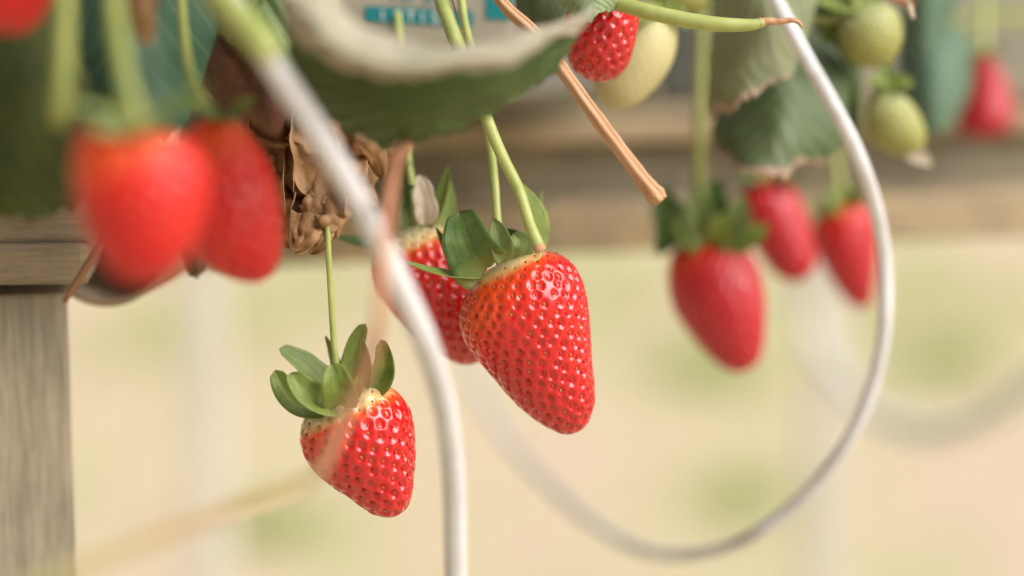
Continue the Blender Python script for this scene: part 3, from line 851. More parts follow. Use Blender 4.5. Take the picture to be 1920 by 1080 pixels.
def leaf(name, label, rows, mats, cat='leaf', group='strawberry leaves', nu=90, nv=60, teeth=0, tooth=0.0, crumple=0.0, cfreq=120, pleat=0.0,
         thick=0.35, seed=0, parent=None, side_teeth=False):
    dry = cat == 'dried leaf'
    if dry:
        thick, nu, nv = 0.15, int(nu * 1.5), int(nv * 1.6)
    pts = patch_pts(rows, nu, nv)
    du, dv = np.gradient(pts, axis=1), np.gradient(pts, axis=0)
    N = np.cross(du, dv)
    N /= np.linalg.norm(N, axis=2)[..., None] + 1e-12
    U, Vv = np.meshgrid(np.linspace(0, 1, nu), np.linspace(0, 1, nv))
    if teeth:
        d = dv / (np.linalg.norm(dv, axis=2)[..., None] + 1e-12)
        ph = (U * teeth + 0.22 * np.sin(U * 19 + seed) + 0.15 * np.sin(U * 41 + 2 * seed)) % 1.0
        t = np.where(ph < 0.65, ph / 0.65, (1 - ph) / 0.35) ** 0.8
        k = np.clip((Vv - 0.78) / 0.22, 0, 1)
        pts = pts + d * (tooth * t * k * (0.72 + 0.38 * np.sin(U * 31 + seed * 1.7) * np.sin(U * 12.3 + seed)))[..., None]
        if side_teeth:
            e = du / (np.linalg.norm(du, axis=2)[..., None] + 1e-12)
            ph = (Vv * teeth * 0.6) % 1.0
            t = np.where(ph < 0.65, ph / 0.65, (1 - ph) / 0.35) ** 0.8
            k = np.clip((np.abs(U - 0.5) * 2 - 0.85) / 0.15, 0, 1) * np.sign(U - 0.5)
            pts = pts + e * (tooth * t * k)[..., None]
    if pleat:
        c = Vv - 1.1 * np.abs(U - 0.5)
        pts = pts + N * (pleat * (np.abs(((c * 7) % 1.0) - 0.5) - 0.25))[..., None]
    if crumple:
        o = np.zeros((nv, nu, 3))
        for j in range(nv):
            for i in range(nu):
                q = Vector(pts[j, i]) * cfreq + Vector((seed * 7.1, 0, 0))
                v = noise.turbulence_vector(q, 2, False)
                o[j, i] = v
                if dry:
                    e = abs(noise.noise(q * 0.9 + Vector((9, 4, 2)))) * 1.5 + 0.35 * abs(noise.noise(q * 2.6))
                    o[j, i] = np.array(v) * 0.40 + N[j, i] * (0.6 - e) * 0.55
        pts = pts + o * crumple
    o = link(name if parent is None else 'blade', grid_mesh(name, pts), parent, mats)
    m = o.modifiers.new('solid', 'SOLIDIFY')
    m.thickness = thick / 1000
    m.offset = 0
    if len(mats) > 1:
        m.material_offset = 1
    if parent is None:
        tag(o, label, cat, group)
    return o


def leaf_thing(name, label, loc, cat='leaf', group='strawberry leaves'):
    return thing(name, label, cat, P(*loc), group)


# big foreground pair of leaflets across the top
t = leaf_thing('strawberry_leaf', 'dark green serrated leaflet hanging in front of the top centre', (800, 270, 0.50))
leaf('blade', '', [[(520, -60, 0.52), (630, 60, 0.505), (760, 108, 0.502), (880, 112, 0.504), (1000, 78, 0.515), (1112, 18, 0.54)],
                   [(532, 60, 0.515), (640, 120, 0.502), (765, 150, 0.500), (885, 148, 0.504), (1000, 104, 0.516), (1104, 36, 0.54)],
                   [(552, 145, 0.520), (655, 190, 0.510), (765, 210, 0.508), (885, 186, 0.512), (995, 138, 0.522), (1090, 66, 0.54)],
                   [(578, 214, 0.532), (668, 250, 0.524), (765, 266, 0.522), (872, 232, 0.524), (978, 176, 0.530), (1066, 112, 0.542)]],
     [LEAF, UNDER_G], teeth=11, tooth=0.0042, pleat=0.0016, crumple=0.0015, cfreq=60, seed=1, parent=t, nu=140)
px_tube('leaf_stalk', [(430, -330, 0.60, 1.3), (480, -180, 0.545, 1.2), (530, -60, 0.503, 1.0), (600, 60, 0.484, 0.7)], t, STEM)
t = leaf_thing('strawberry_leaf', 'pale curled leaf edge, beige underside up, in front of the dark leaflet', (780, 150, 0.46))
leaf('blade', '', [[(505, -190, 0.500), (590, -130, 0.500), (655, 26, 0.496), (740, 58, 0.494), (880, 88, 0.494), (1020, 56, 0.508), (1116, 4, 0.542)],
                   [(515, -80, 0.485), (590, -20, 0.482), (665, 66, 0.478), (745, 86, 0.478), (875, 104, 0.482), (1012, 70, 0.498), (1114, 10, 0.536)],
                   [(526, 0, 0.478), (600, 62, 0.473), (670, 104, 0.470), (755, 118, 0.471), (870, 122, 0.476), (1006, 84, 0.494), (1111, 18, 0.532)],
                   [(542, 56, 0.482), (615, 104, 0.477), (685, 128, 0.474), (765, 138, 0.475), (868, 136, 0.480), (1000, 96, 0.496), (1105, 30, 0.534)]],
     [UNDER, UNDER], teeth=9, tooth=0.0030, pleat=0.0012, crumple=0.0016, cfreq=60, seed=2, parent=t, nu=140, thick=0.25)

# dark leaves behind the left strawberries
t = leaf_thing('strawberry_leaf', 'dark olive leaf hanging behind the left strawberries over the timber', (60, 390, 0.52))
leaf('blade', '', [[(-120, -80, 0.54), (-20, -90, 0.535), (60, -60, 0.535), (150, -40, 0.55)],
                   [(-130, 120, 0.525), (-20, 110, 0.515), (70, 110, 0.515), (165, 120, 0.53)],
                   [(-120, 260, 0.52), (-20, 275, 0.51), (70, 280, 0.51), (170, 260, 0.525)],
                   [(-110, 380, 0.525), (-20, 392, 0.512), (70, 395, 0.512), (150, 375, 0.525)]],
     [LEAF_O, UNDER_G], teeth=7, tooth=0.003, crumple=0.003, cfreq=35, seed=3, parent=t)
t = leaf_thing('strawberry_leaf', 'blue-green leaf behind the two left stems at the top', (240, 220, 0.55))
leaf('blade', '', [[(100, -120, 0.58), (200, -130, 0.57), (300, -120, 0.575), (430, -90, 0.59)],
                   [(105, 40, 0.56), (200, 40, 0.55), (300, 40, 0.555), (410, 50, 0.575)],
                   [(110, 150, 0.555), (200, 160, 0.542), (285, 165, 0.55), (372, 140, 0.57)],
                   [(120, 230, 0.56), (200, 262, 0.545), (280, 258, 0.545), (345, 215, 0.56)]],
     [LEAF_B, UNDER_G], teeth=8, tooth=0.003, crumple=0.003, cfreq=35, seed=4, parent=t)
t = leaf_thing('strawberry_leaf', 'shaded leaf at the top between the yellow-green stub and the pale curled leaf', (500, 60, 0.57))
leaf('blade', '', [[(330, -160, 0.60), (430, -160, 0.59), (540, -150, 0.59), (640, -120, 0.60)],
                   [(350, -60, 0.585), (440, -50, 0.575), (540, -40, 0.575), (630, -40, 0.585)],
                   [(380, 30, 0.58), (450, 50, 0.57), (540, 90, 0.57), (610, 80, 0.58)],
                   [(420, 70, 0.58), (480, 110, 0.572), (550, 190, 0.57), (600, 190, 0.58)]],
     [LEAF, UNDER_G], teeth=8, tooth=0.0018, pleat=0.0012, seed=5, parent=t)

# small pale leaf by the green stalk
leaf('strawberry_leaf', 'small pale green veined leaf edge touching the top of the deep red strawberry',
     [[(1030, -60, 0.605), (1090, -70, 0.60), (1150, -60, 0.60), (1190, -40, 0.605)],
      [(1045, -10, 0.598), (1090, -15, 0.594), (1140, -12, 0.594), (1180, -8, 0.60)],
      [(1070, 30, 0.597), (1100, 38, 0.592), (1130, 20, 0.593), (1155, 18, 0.598)]],
     [LEAF_P, LEAF_P], teeth=4, tooth=0.0014, pleat=0.0003, seed=6, nu=50, nv=30)
leaf('strawberry_leaf', 'dull green leaf behind the brown stalk at the top right of the bag',
     [[(960, -90, 0.63), (1010, -100, 0.625), (1070, -90, 0.63)],
      [(965, -20, 0.625), (1010, -25, 0.62), (1065, -20, 0.625)],
      [(970, 40, 0.625), (1010, 50, 0.62), (1055, 60, 0.625)]],
     [LEAF_M, UNDER_G], teeth=4, tooth=0.0014, pleat=0.0003, seed=7, nu=40, nv=30)

# leaves on the right
t = leaf_thing('strawberry_leaf', 'dull leaf with pinkish toothed edge seen from below, left of the right tube', (1370, 240, 0.71))
leaf('blade', '', [[(1335, -120, 0.69), (1400, -140, 0.685), (1470, -120, 0.685), (1540, -60, 0.685)],
                   [(1332, 20, 0.675), (1395, 0, 0.668), (1455, 10, 0.665), (1515, 40, 0.668)],
                   [(1336, 130, 0.670), (1390, 118, 0.660), (1440, 105, 0.657), (1500, 92, 0.662)],
                   [(1340, 215, 0.668), (1385, 206, 0.655), (1430, 172, 0.652), (1486, 134, 0.660)]],
     [UNDER_F, UNDER_F], teeth=9, tooth=0.0030, pleat=0.0006, crumple=0.0035, cfreq=45, seed=8, parent=t, nu=140)
t = leaf_thing('strawberry_leaf', 'rounded green leaf with pinkish toothed edge above the right cluster', (1450, 330, 0.68))
leaf('blade', '', [[(1420, 40, 0.70), (1470, 50, 0.695), (1520, 60, 0.695), (1562, 100, 0.70)],
                   [(1362, 170, 0.69), (1440, 150, 0.68), (1510, 150, 0.68), (1578, 180, 0.69)],
                   [(1336, 240, 0.685), (1420, 240, 0.672), (1500, 235, 0.672), (1575, 245, 0.685)],
                   [(1334, 276, 0.684), (1410, 314, 0.668), (1480, 322, 0.668), (1552, 282, 0.683)]],
     [LEAF_M, UNDER_G], teeth=11, tooth=0.0032, pleat=0.0006, crumple=0.0035, cfreq=45, seed=9, parent=t, nu=140)
t = leaf_thing('strawberry_leaf', 'narrow olive green leaf edge between the right tube and the green strawberries', (1600, 280, 0.71))
leaf('blade', '', [[(1510, -60, 0.725), (1545, -70, 0.72), (1580, -60, 0.715), (1610, -20, 0.72)],
                   [(1525, 60, 0.72), (1555, 50, 0.715), (1590, 60, 0.71), (1612, 90, 0.72)],
                   [(1555, 170, 0.72), (1575, 170, 0.714), (1600, 170, 0.708), (1614, 180, 0.72)],
                   [(1590, 270, 0.72), (1597, 275, 0.716), (1607, 272, 0.712), (1616, 262, 0.72)]],
     [LEAF, UNDER_G], teeth=4, tooth=0.0014, pleat=0.0012, seed=10, parent=t)
t = leaf_thing('strawberry_leaf', 'smooth blue-green blurred leaf between green strawberries and the far red one', (1750, 235, 0.80))
leaf('blade', '', [[(1680, 40, 0.83), (1730, 30, 0.82), (1780, 40, 0.82), (1815, 70, 0.83)],
                   [(1680, 110, 0.82), (1730, 105, 0.805), (1780, 110, 0.805), (1822, 120, 0.82)],
                   [(1685, 180, 0.815), (1730, 180, 0.80), (1775, 180, 0.80), (1818, 170, 0.815)],
                   [(1705, 225, 0.815), (1735, 242, 0.80), (1770, 240, 0.80), (1800, 215, 0.815)]],
     [LEAF_G, UNDER_G], teeth=9, tooth=0.002, pleat=0.001, seed=11, parent=t)
t = leaf_thing('strawberry_leaf', 'blurred grey-green leaf at the top edge above the blue-green one', (1750, 80, 0.77))
leaf('blade', '', [[(1670, -140, 0.80), (1730, -150, 0.79), (1800, -120, 0.80)],
                   [(1680, -30, 0.785), (1735, -35, 0.775), (1800, -20, 0.785)],
                   [(1700, 65, 0.785), (1735, 85, 0.775), (1775, 68, 0.785)]],
     [LEAF_G, UNDER_G], teeth=6, tooth=0.003, pleat=0.0015, seed=12, parent=t)
t = leaf_thing('strawberry_leaf', 'green leaf at the top behind the right tube and the dried stalk tip', (1370, 40, 0.76))
leaf('blade', '', [[(1310, -140, 0.79), (1370, -150, 0.785), (1440, -120, 0.79)],
                   [(1320, -40, 0.775), (1375, -40, 0.765), (1440, -30, 0.775)],
                   [(1335, 50, 0.775), (1380, 65, 0.765), (1430, 45, 0.775)]],
     [LEAF_B, UNDER_G], teeth=6, tooth=0.002, pleat=0.0015, seed=13, parent=t)

# dried leaves
G_DRY = 'shrivelled brown leaves'
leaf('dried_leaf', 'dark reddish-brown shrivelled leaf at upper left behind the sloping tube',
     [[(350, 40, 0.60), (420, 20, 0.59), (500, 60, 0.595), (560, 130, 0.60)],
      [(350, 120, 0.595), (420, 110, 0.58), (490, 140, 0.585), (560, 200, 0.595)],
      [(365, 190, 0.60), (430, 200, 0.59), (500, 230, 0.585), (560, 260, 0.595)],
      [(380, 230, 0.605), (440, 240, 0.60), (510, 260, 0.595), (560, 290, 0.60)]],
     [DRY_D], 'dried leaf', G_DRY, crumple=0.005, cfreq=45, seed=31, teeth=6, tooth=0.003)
dl = thing('dried_leaf', 'tan papery curled leaf between the left strawberries and the sloping tube', 'dried leaf', P(560, 300, 0.60), G_DRY)
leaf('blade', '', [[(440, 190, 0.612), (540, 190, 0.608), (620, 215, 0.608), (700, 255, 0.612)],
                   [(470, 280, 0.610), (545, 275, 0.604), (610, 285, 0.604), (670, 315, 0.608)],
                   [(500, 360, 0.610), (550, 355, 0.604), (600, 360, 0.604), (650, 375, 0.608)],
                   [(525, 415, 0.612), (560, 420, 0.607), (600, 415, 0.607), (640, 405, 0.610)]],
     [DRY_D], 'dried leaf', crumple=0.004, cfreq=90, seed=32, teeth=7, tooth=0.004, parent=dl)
rl = random.Random(11)
for bx_, by_, cx_, cy_, tx_, ty_, w_ in ((520, 240, 500, 310, 540, 360, 80), (560, 250, 590, 300, 560, 370, 84), (600, 260, 570, 320, 610, 390, 70), (620, 270, 660, 320, 640, 392, 74),
                                         (540, 300, 520, 360, 545, 415, 62), (580, 320, 600, 370, 575, 430, 66), (500, 230, 470, 260, 478, 330, 70), (545, 210, 600, 230, 640, 300, 76),
                                         (610, 330, 650, 350, 655, 410, 54), (500, 270, 540, 300, 515, 345, 60), (640, 250, 690, 270, 715, 335, 66), (470, 190, 500, 200, 530, 250, 70)):
    sepal(dl, (bx_, by_, rl.uniform(-2, 3)), (cx_, cy_, rl.uniform(-16, -6)), (tx_, ty_, rl.uniform(-9, 2)), w_ * 1.1, 0.600, DRY, (rl.uniform(-0.8, 0.8), rl.uniform(-0.4, 0.5), 0.8),
          rl.choice((-0.7, 0.8, 1.0, 0.6)), 'curled_lobe', 0.5, 0.5, 0.12, 40, 25, 0.20)
dl = thing('dried_leaf', 'lowest curled lobes of brown leaf beside the thin straight stem', 'dried leaf', P(565, 380, 0.595), G_DRY)
leaf('blade', '', [[(525, 350, 0.604), (560, 345, 0.598), (600, 350, 0.598), (640, 360, 0.604)],
                   [(528, 395, 0.602), (560, 395, 0.596), (590, 398, 0.597), (618, 400, 0.602)],
                   [(535, 430, 0.603), (560, 440, 0.598), (585, 438, 0.599), (600, 428, 0.603)]],
     [DRY_D], 'dried leaf', crumple=0.003, cfreq=110, seed=33, teeth=4, tooth=0.003, parent=dl)
for bx_, by_, cx_, cy_, tx_, ty_, w_ in ((545, 375, 525, 420, 548, 468, 46), (570, 380, 585, 430, 560, 474, 48), (590, 385, 612, 430, 586, 476, 44), (558, 400, 545, 440, 575, 462, 40), (605, 375, 630, 405, 600, 445, 44)):
    sepal(dl, (bx_, by_, rl.uniform(-2, 2)), (cx_, cy_, rl.uniform(-12, -5)), (tx_, ty_, rl.uniform(-7, 0)), w_ * 1.15, 0.594, DRY, (rl.uniform(-0.7, 0.7), rl.uniform(-0.3, 0.5), 0.8),
          rl.choice((-0.7, 0.9, 0.7)), 'curled_lobe', 0.42, 0.5, 0.12, 36, 23, 0.24)
leaf('dried_leaf', 'brown ragged leaf showing right of the sloping tube near the dried petal',
     [[(590, 230, 0.61), (650, 230, 0.605), (710, 260, 0.605), (770, 280, 0.61)],
      [(620, 290, 0.605), (660, 290, 0.60), (705, 290, 0.602), (745, 296, 0.608)],
      [(640, 350, 0.605), (665, 350, 0.598), (695, 345, 0.60), (708, 340, 0.606)],
      [(660, 400, 0.605), (680, 400, 0.598), (705, 385, 0.60), (716, 375, 0.606)]],
     [DRY], 'dried leaf', G_DRY, crumple=0.0035, cfreq=110, seed=34, teeth=5, tooth=0.001)
leaf('dried_leaf', 'papery straw-coloured leaf edge behind the sloping tube under the dark leaflet',
     [[(560, 200, 0.612), (630, 190, 0.607), (700, 215, 0.607), (765, 235, 0.612)],
      [(565, 250, 0.606), (630, 245, 0.598), (700, 255, 0.600), (762, 265, 0.608)],
      [(575, 300, 0.606), (630, 300, 0.596), (690, 292, 0.600), (740, 288, 0.607)],
      [(590, 345, 0.610), (640, 340, 0.600), (685, 320, 0.603), (722, 305, 0.610)]],
     [DRY], 'dried leaf', G_DRY, crumple=0.0045, cfreq=75, seed=38, teeth=6, tooth=0.003)
leaf('dried_leaf', 'rounded rust-brown leaf lobe just right of the thin straight stem',
     [[(600, 380, 0.605), (630, 370, 0.60), (665, 380, 0.605)],
      [(595, 410, 0.60), (628, 405, 0.592), (660, 405, 0.60)],
      [(605, 440, 0.602), (630, 445, 0.596), (650, 430, 0.602)]],
     [DRY], 'dried leaf', G_DRY, crumple=0.002, cfreq=130, seed=35, nu=50, nv=40)
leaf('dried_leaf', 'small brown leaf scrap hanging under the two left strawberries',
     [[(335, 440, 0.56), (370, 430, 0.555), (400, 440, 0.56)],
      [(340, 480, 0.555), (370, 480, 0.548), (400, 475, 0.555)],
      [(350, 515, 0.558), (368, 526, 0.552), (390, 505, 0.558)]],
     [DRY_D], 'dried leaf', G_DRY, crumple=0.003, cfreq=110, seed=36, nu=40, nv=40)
leaf('dried_leaf', 'small blurred tan leaf scrap between the two left stems and the tube',
     [[(235, -40, 0.50), (270, -45, 0.495), (300, -30, 0.50)],
      [(240, 20, 0.495), (268, 20, 0.488), (298, 30, 0.495)],
      [(252, 75, 0.50), (270, 88, 0.494), (292, 78, 0.50)]],
     [DRY], 'dried leaf', G_DRY, crumple=0.002, cfreq=90, seed=37, nu=40, nv=40)

# ---------------------------------------------------------------- loose stalks and runners
ds = thing('dry_stalk', 'straight orange-tan dried stalk with broken flared end, pointing down to the right', 'stalk', P(1235, 375, 0.575))
px_tube('stalk', [(890, -110, 0.60, 1.6), (935, -5, 0.594, 1.6), (1000, 60, 0.59, 1.7), (1045, 118, 0.586, 1.75), (1100, 195, 0.581, 1.75), (1165, 283, 0.577, 1.85), (1215, 348, 0.575, 2.05), (1230, 366, 0.575, 2.45), (1240, 377, 0.575, 1.9)],
        ds, DRYSTEM, n=90, seg=30, groove=0.28, rough=0.1)
gs = thing('green_stalk', 'yellow-green stalk with withered orange tip reaching over the top right', 'stalk', P(1100, -20, 0.598))
px_tube('stalk', [(1000, -110, 0.62, 1.9), (1090, -30, 0.605, 1.95), (1160, 5, 0.598, 1.95), (1240, 28, 0.594, 1.95), (1330, 44, 0.592, 1.9), (1400, 47, 0.592, 1.55), (1432, 42, 0.592, 1.1)], gs, STEM, n=70, seg=20)
px_tube('withered_tip', [(1424, 43, 0.592, 1.25), (1440, 40, 0.592, 0.95), (1462, 40, 0.592, 0.75), (1484, 38, 0.592, 0.65), (1498, 42, 0.592, 0.5), (1504, 52, 0.592, 0.25)], gs, DRYSTEM, n=30, seg=12, rough=0.4)
o = px_tube('broken_stub', [(330, -120, 0.50, 3.0), (385, -40, 0.468, 2.9), (430, 15, 0.456, 3.0), (475, 62, 0.450, 3.1), (505, 98, 0.448, 2.7), (516, 112, 0.448, 1.2)], None, STEM, n=40)
tag(o, 'thick yellow-green blurred stem stub lying against the top of the sloping tube', 'stalk')
o = px_tube('hanging_stalk', [(118, -400, 0.52, 1.7), (122, -60, 0.46, 1.7), (122, 60, 0.45, 1.75), (118, 150, 0.445, 1.8), (112, 215, 0.445, 1.9), (108, 232, 0.446, 1.2)], None, STEM_O, n=40)
tag(o, 'blurred olive stem hanging left of the widest strawberry', 'stalk')
o = px_tube('reddish_stalk', [(790, 190, 0.56, 1.2), (768, 262, 0.53, 1.3), (742, 305, 0.505, 1.3), (728, 400, 0.475, 1.15), (718, 500, 0.458, 1.05), (710, 600, 0.456, 1.1), (697, 660, 0.46, 1.25), (660, 755, 0.468, 1.3), (625, 830, 0.472, 1.35), (598, 888, 0.474, 1.2)], None, REDSTEM, n=80)
tag(o, 'blurred reddish stalk crossing in front of the lowest strawberry', 'stalk')
o = px_tube('thin_runner', [(600, 888, 0.430, 0.9), (560, 912, 0.430, 1.1), (460, 948, 0.426, 1.25), (350, 985, 0.422, 1.3), (230, 1030, 0.416, 1.3), (120, 1075, 0.41, 1.3), (-20, 1130, 0.405, 1.3)], None, TANSTEM, n=60)
tag(o, 'faint blurred tan runner sloping across the lower left', 'runner')
o = px_tube('dark_stalk', [(240, 380, 0.575, 1.1), (200, 440, 0.57, 1.0), (178, 474, 0.567, 0.95), (150, 520, 0.565, 0.95), (126, 556, 0.563, 0.7), (120, 568, 0.563, 0.3)], None, DARKSTICK, n=30)
tag(o, 'short dark brown pointed stalk in front of the timber end', 'stalk')
hb = thing('hollow_stalk', 'short brown hollow stalk end with white thread at the top right edge', 'stalk', P(1715, 10, 0.64))
px_tube('stalk', [(1600, -90, 0.66, 1.1), (1660, -14, 0.645, 1.1), (1690, 2, 0.642, 1.2), (1712, 10, 0.640, 1.35)], hb, DRYSTEM, n=24, cap=False)
px_tube('white_thread', [(1704, 4, 0.640, 0.6), (1707, 18, 0.639, 0.7), (1711, 30, 0.639, 0.55), (1712, 36, 0.639, 0.2)], hb, PETAL, n=14, seg=8)
o = px_tube('far_stem', [(1730, 60, 0.98, 2.0), (1800, 40, 0.98, 2.6), (1870, 32, 0.98, 3.0), (1980, 40, 0.98, 3.0)], None, STEM, n=30)
tag(o, 'very blurred yellow-green stem at the top right corner', 'stalk')

# ---------------------------------------------------------------- drip tubes
px = px_tube('drip_tube', [(330, -160, 0.500, 2.65), (400, -50, 0.490, 2.65), (470, 60, 0.482, 2.65), (535, 155, 0.480, 2.65), (590, 240, 0.482, 2.65), (650, 340, 0.486, 2.65), (705, 440, 0.490, 2.65), (752, 540, 0.496, 2.65), (797, 640, 0.504, 2.65),
                           (832, 755, 0.516, 2.55), (848, 870, 0.528, 2.5), (853, 990, 0.538, 2.55), (854, 1120, 0.545, 2.5), (850, 1250, 0.55, 2.5)], None, TUBE, n=140, seg=24)
tag(px, 'white drip tube sloping from upper left down in front of the strawberries', 'tube', 'irrigation tubes')
px = px_tube('drip_tube', [(1400, -120, 0.67, 2.05), (1455, 0, 0.655, 2.05), (1510, 105, 0.650, 2.05), (1558, 190, 0.648, 2.05), (1602, 275, 0.650, 2.05), (1638, 375, 0.657, 2.05), (1657, 480, 0.668, 2.05), (1660, 590, 0.67, 2.05), (1645, 690, 0.675, 2.05),
                           (1612, 785, 0.68, 2.05), (1560, 870, 0.686, 2.05), (1480, 955, 0.695, 2.05), (1390, 1015, 0.705, 2.05), (1300, 1040, 0.75, 2.05), (1200, 1030, 0.80, 2.05), (1105, 975, 0.87, 2.05), (1025, 905, 0.94, 2.05),
                           (955, 825, 1.00, 2.05), (905, 745, 1.05, 2.05), (870, 670, 1.08, 2.05), (850, 590, 1.10, 2.05), (840, 470, 1.11, 2.05)], None, TUBE, n=200, seg=24)
tag(px, 'white drip tube looping round below the right cluster and back behind', 'tube', 'irrigation tubes')
px = px_tube('drip_tube', [(2080, 540, 1.08, 6), (1990, 660, 1.10, 6), (1920, 735, 1.12, 6), (1850, 785, 1.15, 6), (1770, 812, 1.18, 6), (1690, 805, 1.24, 6), (1610, 755, 1.4, 6), (1550, 675, 1.65, 6), (1515, 590, 1.85, 6), (1500, 440, 2.1, 6)],
             None, HOSE, n=80, seg=20)
tag(px, 'faint far hose curving up at the lower right edge', 'hose', 'irrigation tubes')


# ---------------------------------------------------------------- bench, post, pipe, grow bag
def box_mesh(name, c, hx, hy, hz, ax=(1, 0, 0), bevel=0.0, seg=2):
    import bmesh
    ax = Vector(ax).normalized()
    ay = Vector((0, 0, 1)).cross(ax).normalized()
    az = ax.cross(ay)
    bm = bmesh.new()
    bmesh.ops.create_cube(bm, size=2)
    for v in bm.verts:
        v.co = Vector((v.co.x * hx, v.co.y * hy, v.co.z * hz))
    if bevel:
        bmesh.ops.bevel(bm, geom=bm.edges[:], offset=bevel, segments=seg, affect='EDGES', profile=0.6)
    for v in bm.verts:
        q = v.co
        v.co = Vector(c) + ax * q.x + ay * q.y + az * q.z
    me = bpy.data.meshes.new(name)
    bm.to_mesh(me)
    bm.free()
    return me


def plank(name, p0, p1, ytop, thickness, parent, mat, bevel=0.002, ext=0.0):
    """a board whose bottom front edge runs from p0 to p1 (px, py, d); its face goes up to pixel row ytop at p0"""
    a, b = P(*p0), P(*p1)
    ax = (b - a); ax.z = 0
    ln = ax.length
    ax.normalize()
    h = (P(p0[0], ytop, p0[2]) - a).length
    back = Vector((0, 0, 1)).cross(ax).normalized()
    if back.y < 0:
        back = -back
    c = (a + b) / 2 + back * thickness / 2 + Vector((0, 0, h / 2)) + ax * 0
    return link(name, box_mesh(name, c, ln / 2 + ext, thickness / 2, h / 2, ax, bevel), parent, mat, smooth=False)


beam = thing('timber_rail', 'weathered grey-brown timber rail on the post at the left', 'timber', P(0, 540, 0.61))
plank('plank', (-420, 541, 0.60), (166, 536, 0.606), 462, 0.045, beam, WOOD, 0.0018)
plank('plank', (-420, 460.5, 0.601), (172, 456.5, 0.607), 300, 0.045, beam, WOOD, 0.0014)
pax = Vector((1, 0.195, 0)).normalized()
pay = Vector((0, 0, 1)).cross(pax)
pcn = P(126, 549, 0.622)
pcc = pcn - pax * 0.034 + pay * 0.034
post = link('timber_post', box_mesh('timber_post', Vector((pcc.x, pcc.y, pcn.z / 2)), 0.034, 0.034, pcn.z / 2, pax, 0.0015), None, WOODV, smooth=False)
tag(post, 'square weathered timber post at the left edge under the rail', 'post')
pc = P(196, 458, 0.64)
n_ = 64
vv, ff = [], []
for k, (rad, y) in enumerate(((0.0168, 0.0), (0.0168, 0.14), (0.0152, 0.14), (0.0152, 0.0))):
    for j in range(n_):
        a_ = 2 * math.pi * j / n_
        vv.append(pc + Vector((rad * math.cos(a_) + 0.15 * y, y, rad * math.sin(a_))))
for k in range(4):
    for j in range(n_):
        ff.append((k * n_ + j, k * n_ + (j + 1) % n_, ((k + 1) % 4) * n_ + (j + 1) % n_, ((k + 1) % 4) * n_ + j))
tag(link('drain_pipe', mesh('drain_pipe', vv, ff), None, PIPE), 'brown drain pipe end showing round beneath the timber rail', 'pipe')

bench = thing('bench_frame', 'blurred timber side of the growing bench running behind the strawberries', 'bench', P(1200, 480, 0.83))
plank('lower_rail', (330, 505, 0.795), (2060, 442.6, 0.8740), 408, 0.02, bench, RAIL_T, 0.003)
plank('recessed_panel', (330, 415, 0.815), (2060, 353.5, 0.8940), 285, 0.02, bench, RAIL_O, 0.002)
plank('middle_rail', (330, 296, 0.8), (2060, 245.1, 0.8790), 246, 0.02, bench, RAIL_T, 0.003)
plank('upper_rail', (330, 249, 0.803), (2060, 198.9, 0.8820), 170, 0.02, bench, RAIL_O, 0.003)
plank('back_board', (330, 165, 1), (2060, 121.1, 1.0790), -60, 0.02, bench, TRAY, 0.003)
tray = thing('plastic_tray', 'grey plastic tray lip under the printed bag at the top centre', 'tray', P(1000, 190, 0.70))
plank('lip', (420, 190, 0.70), (1245, 186, 0.715), 158, 0.004, tray, TRAY, 0.001)
plank('gap_shade_board', (1235, 186, 0.76), (1345, 184, 0.765), 40, 0.03, tray, DARKB, 0.002)  # dark board painted as the shaded gap right of the bag
plank('base', (420, 196, 0.705), (1245, 192, 0.72), 186, 0.11, tray, TRAY, 0.001)

bag = thing('grow_bag', 'white plastic grow bag with teal print at the top centre', 'bag', P(820, 150, 0.66))
a0, a1 = P(520, 152, 0.655), P(968, 150, 0.665)
ax = (a1 - a0); ax.z = 0
bw = ax.length
ax.normalize()
bb = Vector((0, 0, 1)).cross(ax)
if bb.y < 0:
    bb = -bb
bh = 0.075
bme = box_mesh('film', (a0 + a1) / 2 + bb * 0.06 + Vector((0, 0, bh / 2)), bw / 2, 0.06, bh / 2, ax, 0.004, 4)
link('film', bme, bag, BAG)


def on_bag(px_, py_, lift):
    """a point of the bag's front face on the sight line of a pixel"""
    d = (P(px_, py_, 1.0) - CAM)
    n = -bb
    k = ((a0 - CAM) @ n if False else (a0 - CAM).dot(n)) / d.dot(n)
    return CAM + d * k + n * lift


def bag_quad(name, q, mat, lift):
    return link(name, mesh(name, [on_bag(x, y, lift) for x, y in q], [(0, 1, 2, 3)]), bag, mat, smooth=False)


bag_quad('printed_band', [(684, 40), (886, 50), (886, 21), (684, 11)], TEAL, 0.0004)
bag_quad('printed_block', [(910, 36), (962, 38), (962, -60), (910, -62)], TEAL, 0.0004)


def text_on_bag(txt, px_, py_, hpx, mat, name):
    cu = bpy.data.curves.new(name, 'FONT')
    cu.body = txt
    cu.align_x = 'CENTER'
    cu.size = 1.0
    tmp = bpy.data.objects.new('tmp_text', cu)
    COL.objects.link(tmp)
    bpy.context.view_layer.update()
    me = bpy.data.meshes.new_from_object(tmp.evaluated_get(bpy.context.evaluated_depsgraph_get()))
    bpy.data.objects.remove(tmp)
    o0 = on_bag(px_, py_, 0.0008)
    k = hpx * 0.655 / FPX / 0.7
    sl_ = (on_bag(px_ + 10, py_ + 0.5, 0.0008) - o0).normalized()
    for v in me.vertices:
        v.co = o0 + sl_ * v.co.x * k + Vector((0, 0, 1)) * v.co.y * k
    return link(name, me, bag, mat, smooth=False)


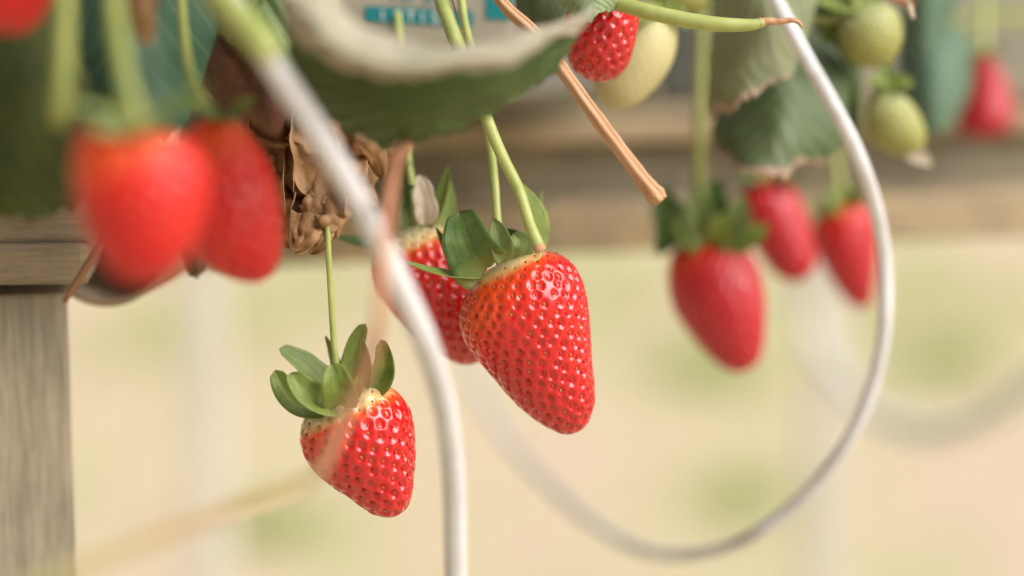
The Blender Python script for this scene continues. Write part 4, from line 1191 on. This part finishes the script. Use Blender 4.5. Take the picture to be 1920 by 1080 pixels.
for ch, x, y in (('I', 717, 38), ('S', 745, 39.5), ('T', 770, 41), ('I', 792, 42), ('S', 815, 43)):
    text_on_bag(ch, x, y, 21, PRINTW, 'printed_letter')
for ch, x, y in (('I', 738, 6), ('M', 764, 7), ('A', 803, 9)):
    text_on_bag(ch, x, y, 22, TEAL, 'printed_letter')

# neighbouring bench far behind: pale legs and the rail they carry
nb = thing('neighbour_bench', 'faint pale legs of the next bench row far behind', 'bench', P(960, 480, 1.75))
plank('rail', (-300, 412, 1.70), (2300, 380, 1.82), 330, 0.04, nb, METAL, 0.003)
for x_, d_ in ((375, 1.74), (1560, 1.80)):
    q = P(x_, 420, d_)
    zt = q.z
    link('leg', box_mesh('leg', Vector((q.x, q.y + 0.012, zt / 2)), 0.015, 0.015, zt / 2, (1, 0, 0), 0.003), nb, METAL, smooth=False)

# ---------------------------------------------------------------- ground
m, nt, b, o = new_mat('straw_ground')
tc = nt.nodes.new('ShaderNodeTexCoord')
mp = nt.nodes.new('ShaderNodeMapping')
mp.inputs['Scale'].default_value = (1.0, 0.38, 1)
mp.inputs['Location'].default_value = (0.35, 0.2, 0)
nt.links.new(tc.outputs['Object'], mp.inputs['Vector'])
n1 = noise_node(nt, 1.7, 3, mp.outputs[0])
r1 = ramp(nt, [(0.36, (0.71, 0.545, 0.385)), (0.50, (0.67, 0.55, 0.345)), (0.62, (0.65, 0.55, 0.33))])
nt.links.new(n1.outputs['Fac'], r1.inputs[0])
mp2 = nt.nodes.new('ShaderNodeMapping')
mp2.inputs['Scale'].default_value = (1.0, 0.30, 1)
mp2.inputs['Location'].default_value = (3.1, 7.7, 0)
nt.links.new(tc.outputs['Object'], mp2.inputs['Vector'])
n2 = noise_node(nt, 2.6, 2, mp2.outputs[0])
r2 = ramp(nt, [(0.56, (0, 0, 0)), (0.72, (1, 1, 1))])
nt.links.new(n2.outputs['Fac'], r2.inputs[0])
c = mix_rgb(nt, r1.outputs[0], (0.48, 0.52, 0.23), r2.outputs[0])
n3 = noise_node(nt, 160, 5, tc.outputs['Object'], 0.7)
r3 = ramp(nt, [(0.3, (0.75, 0.75, 0.75)), (0.7, (1.15, 1.15, 1.15))])
nt.links.new(n3.outputs['Fac'], r3.inputs[0])
c = mix_rgb(nt, c, r3.outputs[0], 0.8, 'MULTIPLY')
nt.links.new(c, b.inputs['Base Color'])
b.inputs['Roughness'].default_value = 0.9
bump(nt, b, n3.outputs['Fac'], 0.6, 0.01)
g = link('ground', mesh('ground', [(-150, -150, 0), (150, -150, 0), (150, 150, 0), (-150, 150, 0)], [(0, 1, 2, 3)]), None, m, smooth=False)
g['kind'] = 'structure'


# ---------------------------------------------------------------- grass on the ground
def ground_at(px_, py_):
    d = P(px_, py_, 1.0) - CAM
    return CAM + d * (-CAM_H / d.z)


GRASS = mat_simple('grass_blade', (0.34, 0.44, 0.13), (0.46, 0.52, 0.20), 3, 0.6, trans=0.2)
vv, ff = [], []
rg = random.Random(5)
for gx, gy, wx, wy, n in ((1330, 700, 0.16, 0.30, 330), (1775, 680, 0.14, 0.26, 330), (1400, 940, 0.12, 0.2, 130), (500, 1000, 0.12, 0.12, 260), (1750, 560, 0.5, 0.5, 450), (330, 640, 0.3, 0.6, 350), (600, 560, 0.5, 0.6, 350), (1150, 560, 0.4, 0.6, 350)):
    c0 = ground_at(gx, gy)
    for k in range(n):
        x, y = c0.x + rg.gauss(0, wx * 0.6), c0.y + rg.gauss(0, wy * 0.6)
        h, a_ = rg.uniform(0.02, 0.06), rg.uniform(0, 6.283)
        dx, dy, ln = math.cos(a_) * 0.004, math.sin(a_) * 0.004, rg.uniform(0.3, 1.2) * h
        la = rg.uniform(0, 6.283)
        lx, ly = math.cos(la) * ln, math.sin(la) * ln
        b_ = len(vv)
        vv += [(x - dx, y - dy, 0), (x + dx, y + dy, 0), (x + dx * 0.8 + lx * 0.4, y + dy * 0.8 + ly * 0.4, h * 0.7), (x - dx * 0.8 + lx * 0.4, y - dy * 0.8 + ly * 0.4, h * 0.7), (x + lx, y + ly, h)]
        ff += [(b_, b_ + 1, b_ + 2, b_ + 3), (b_ + 3, b_ + 2, b_ + 4)]
go = link('grass', mesh('grass', vv, ff), None, GRASS)
go['kind'] = 'stuff'
tag(go, 'blurred green grass patches on the straw ground', 'grass')
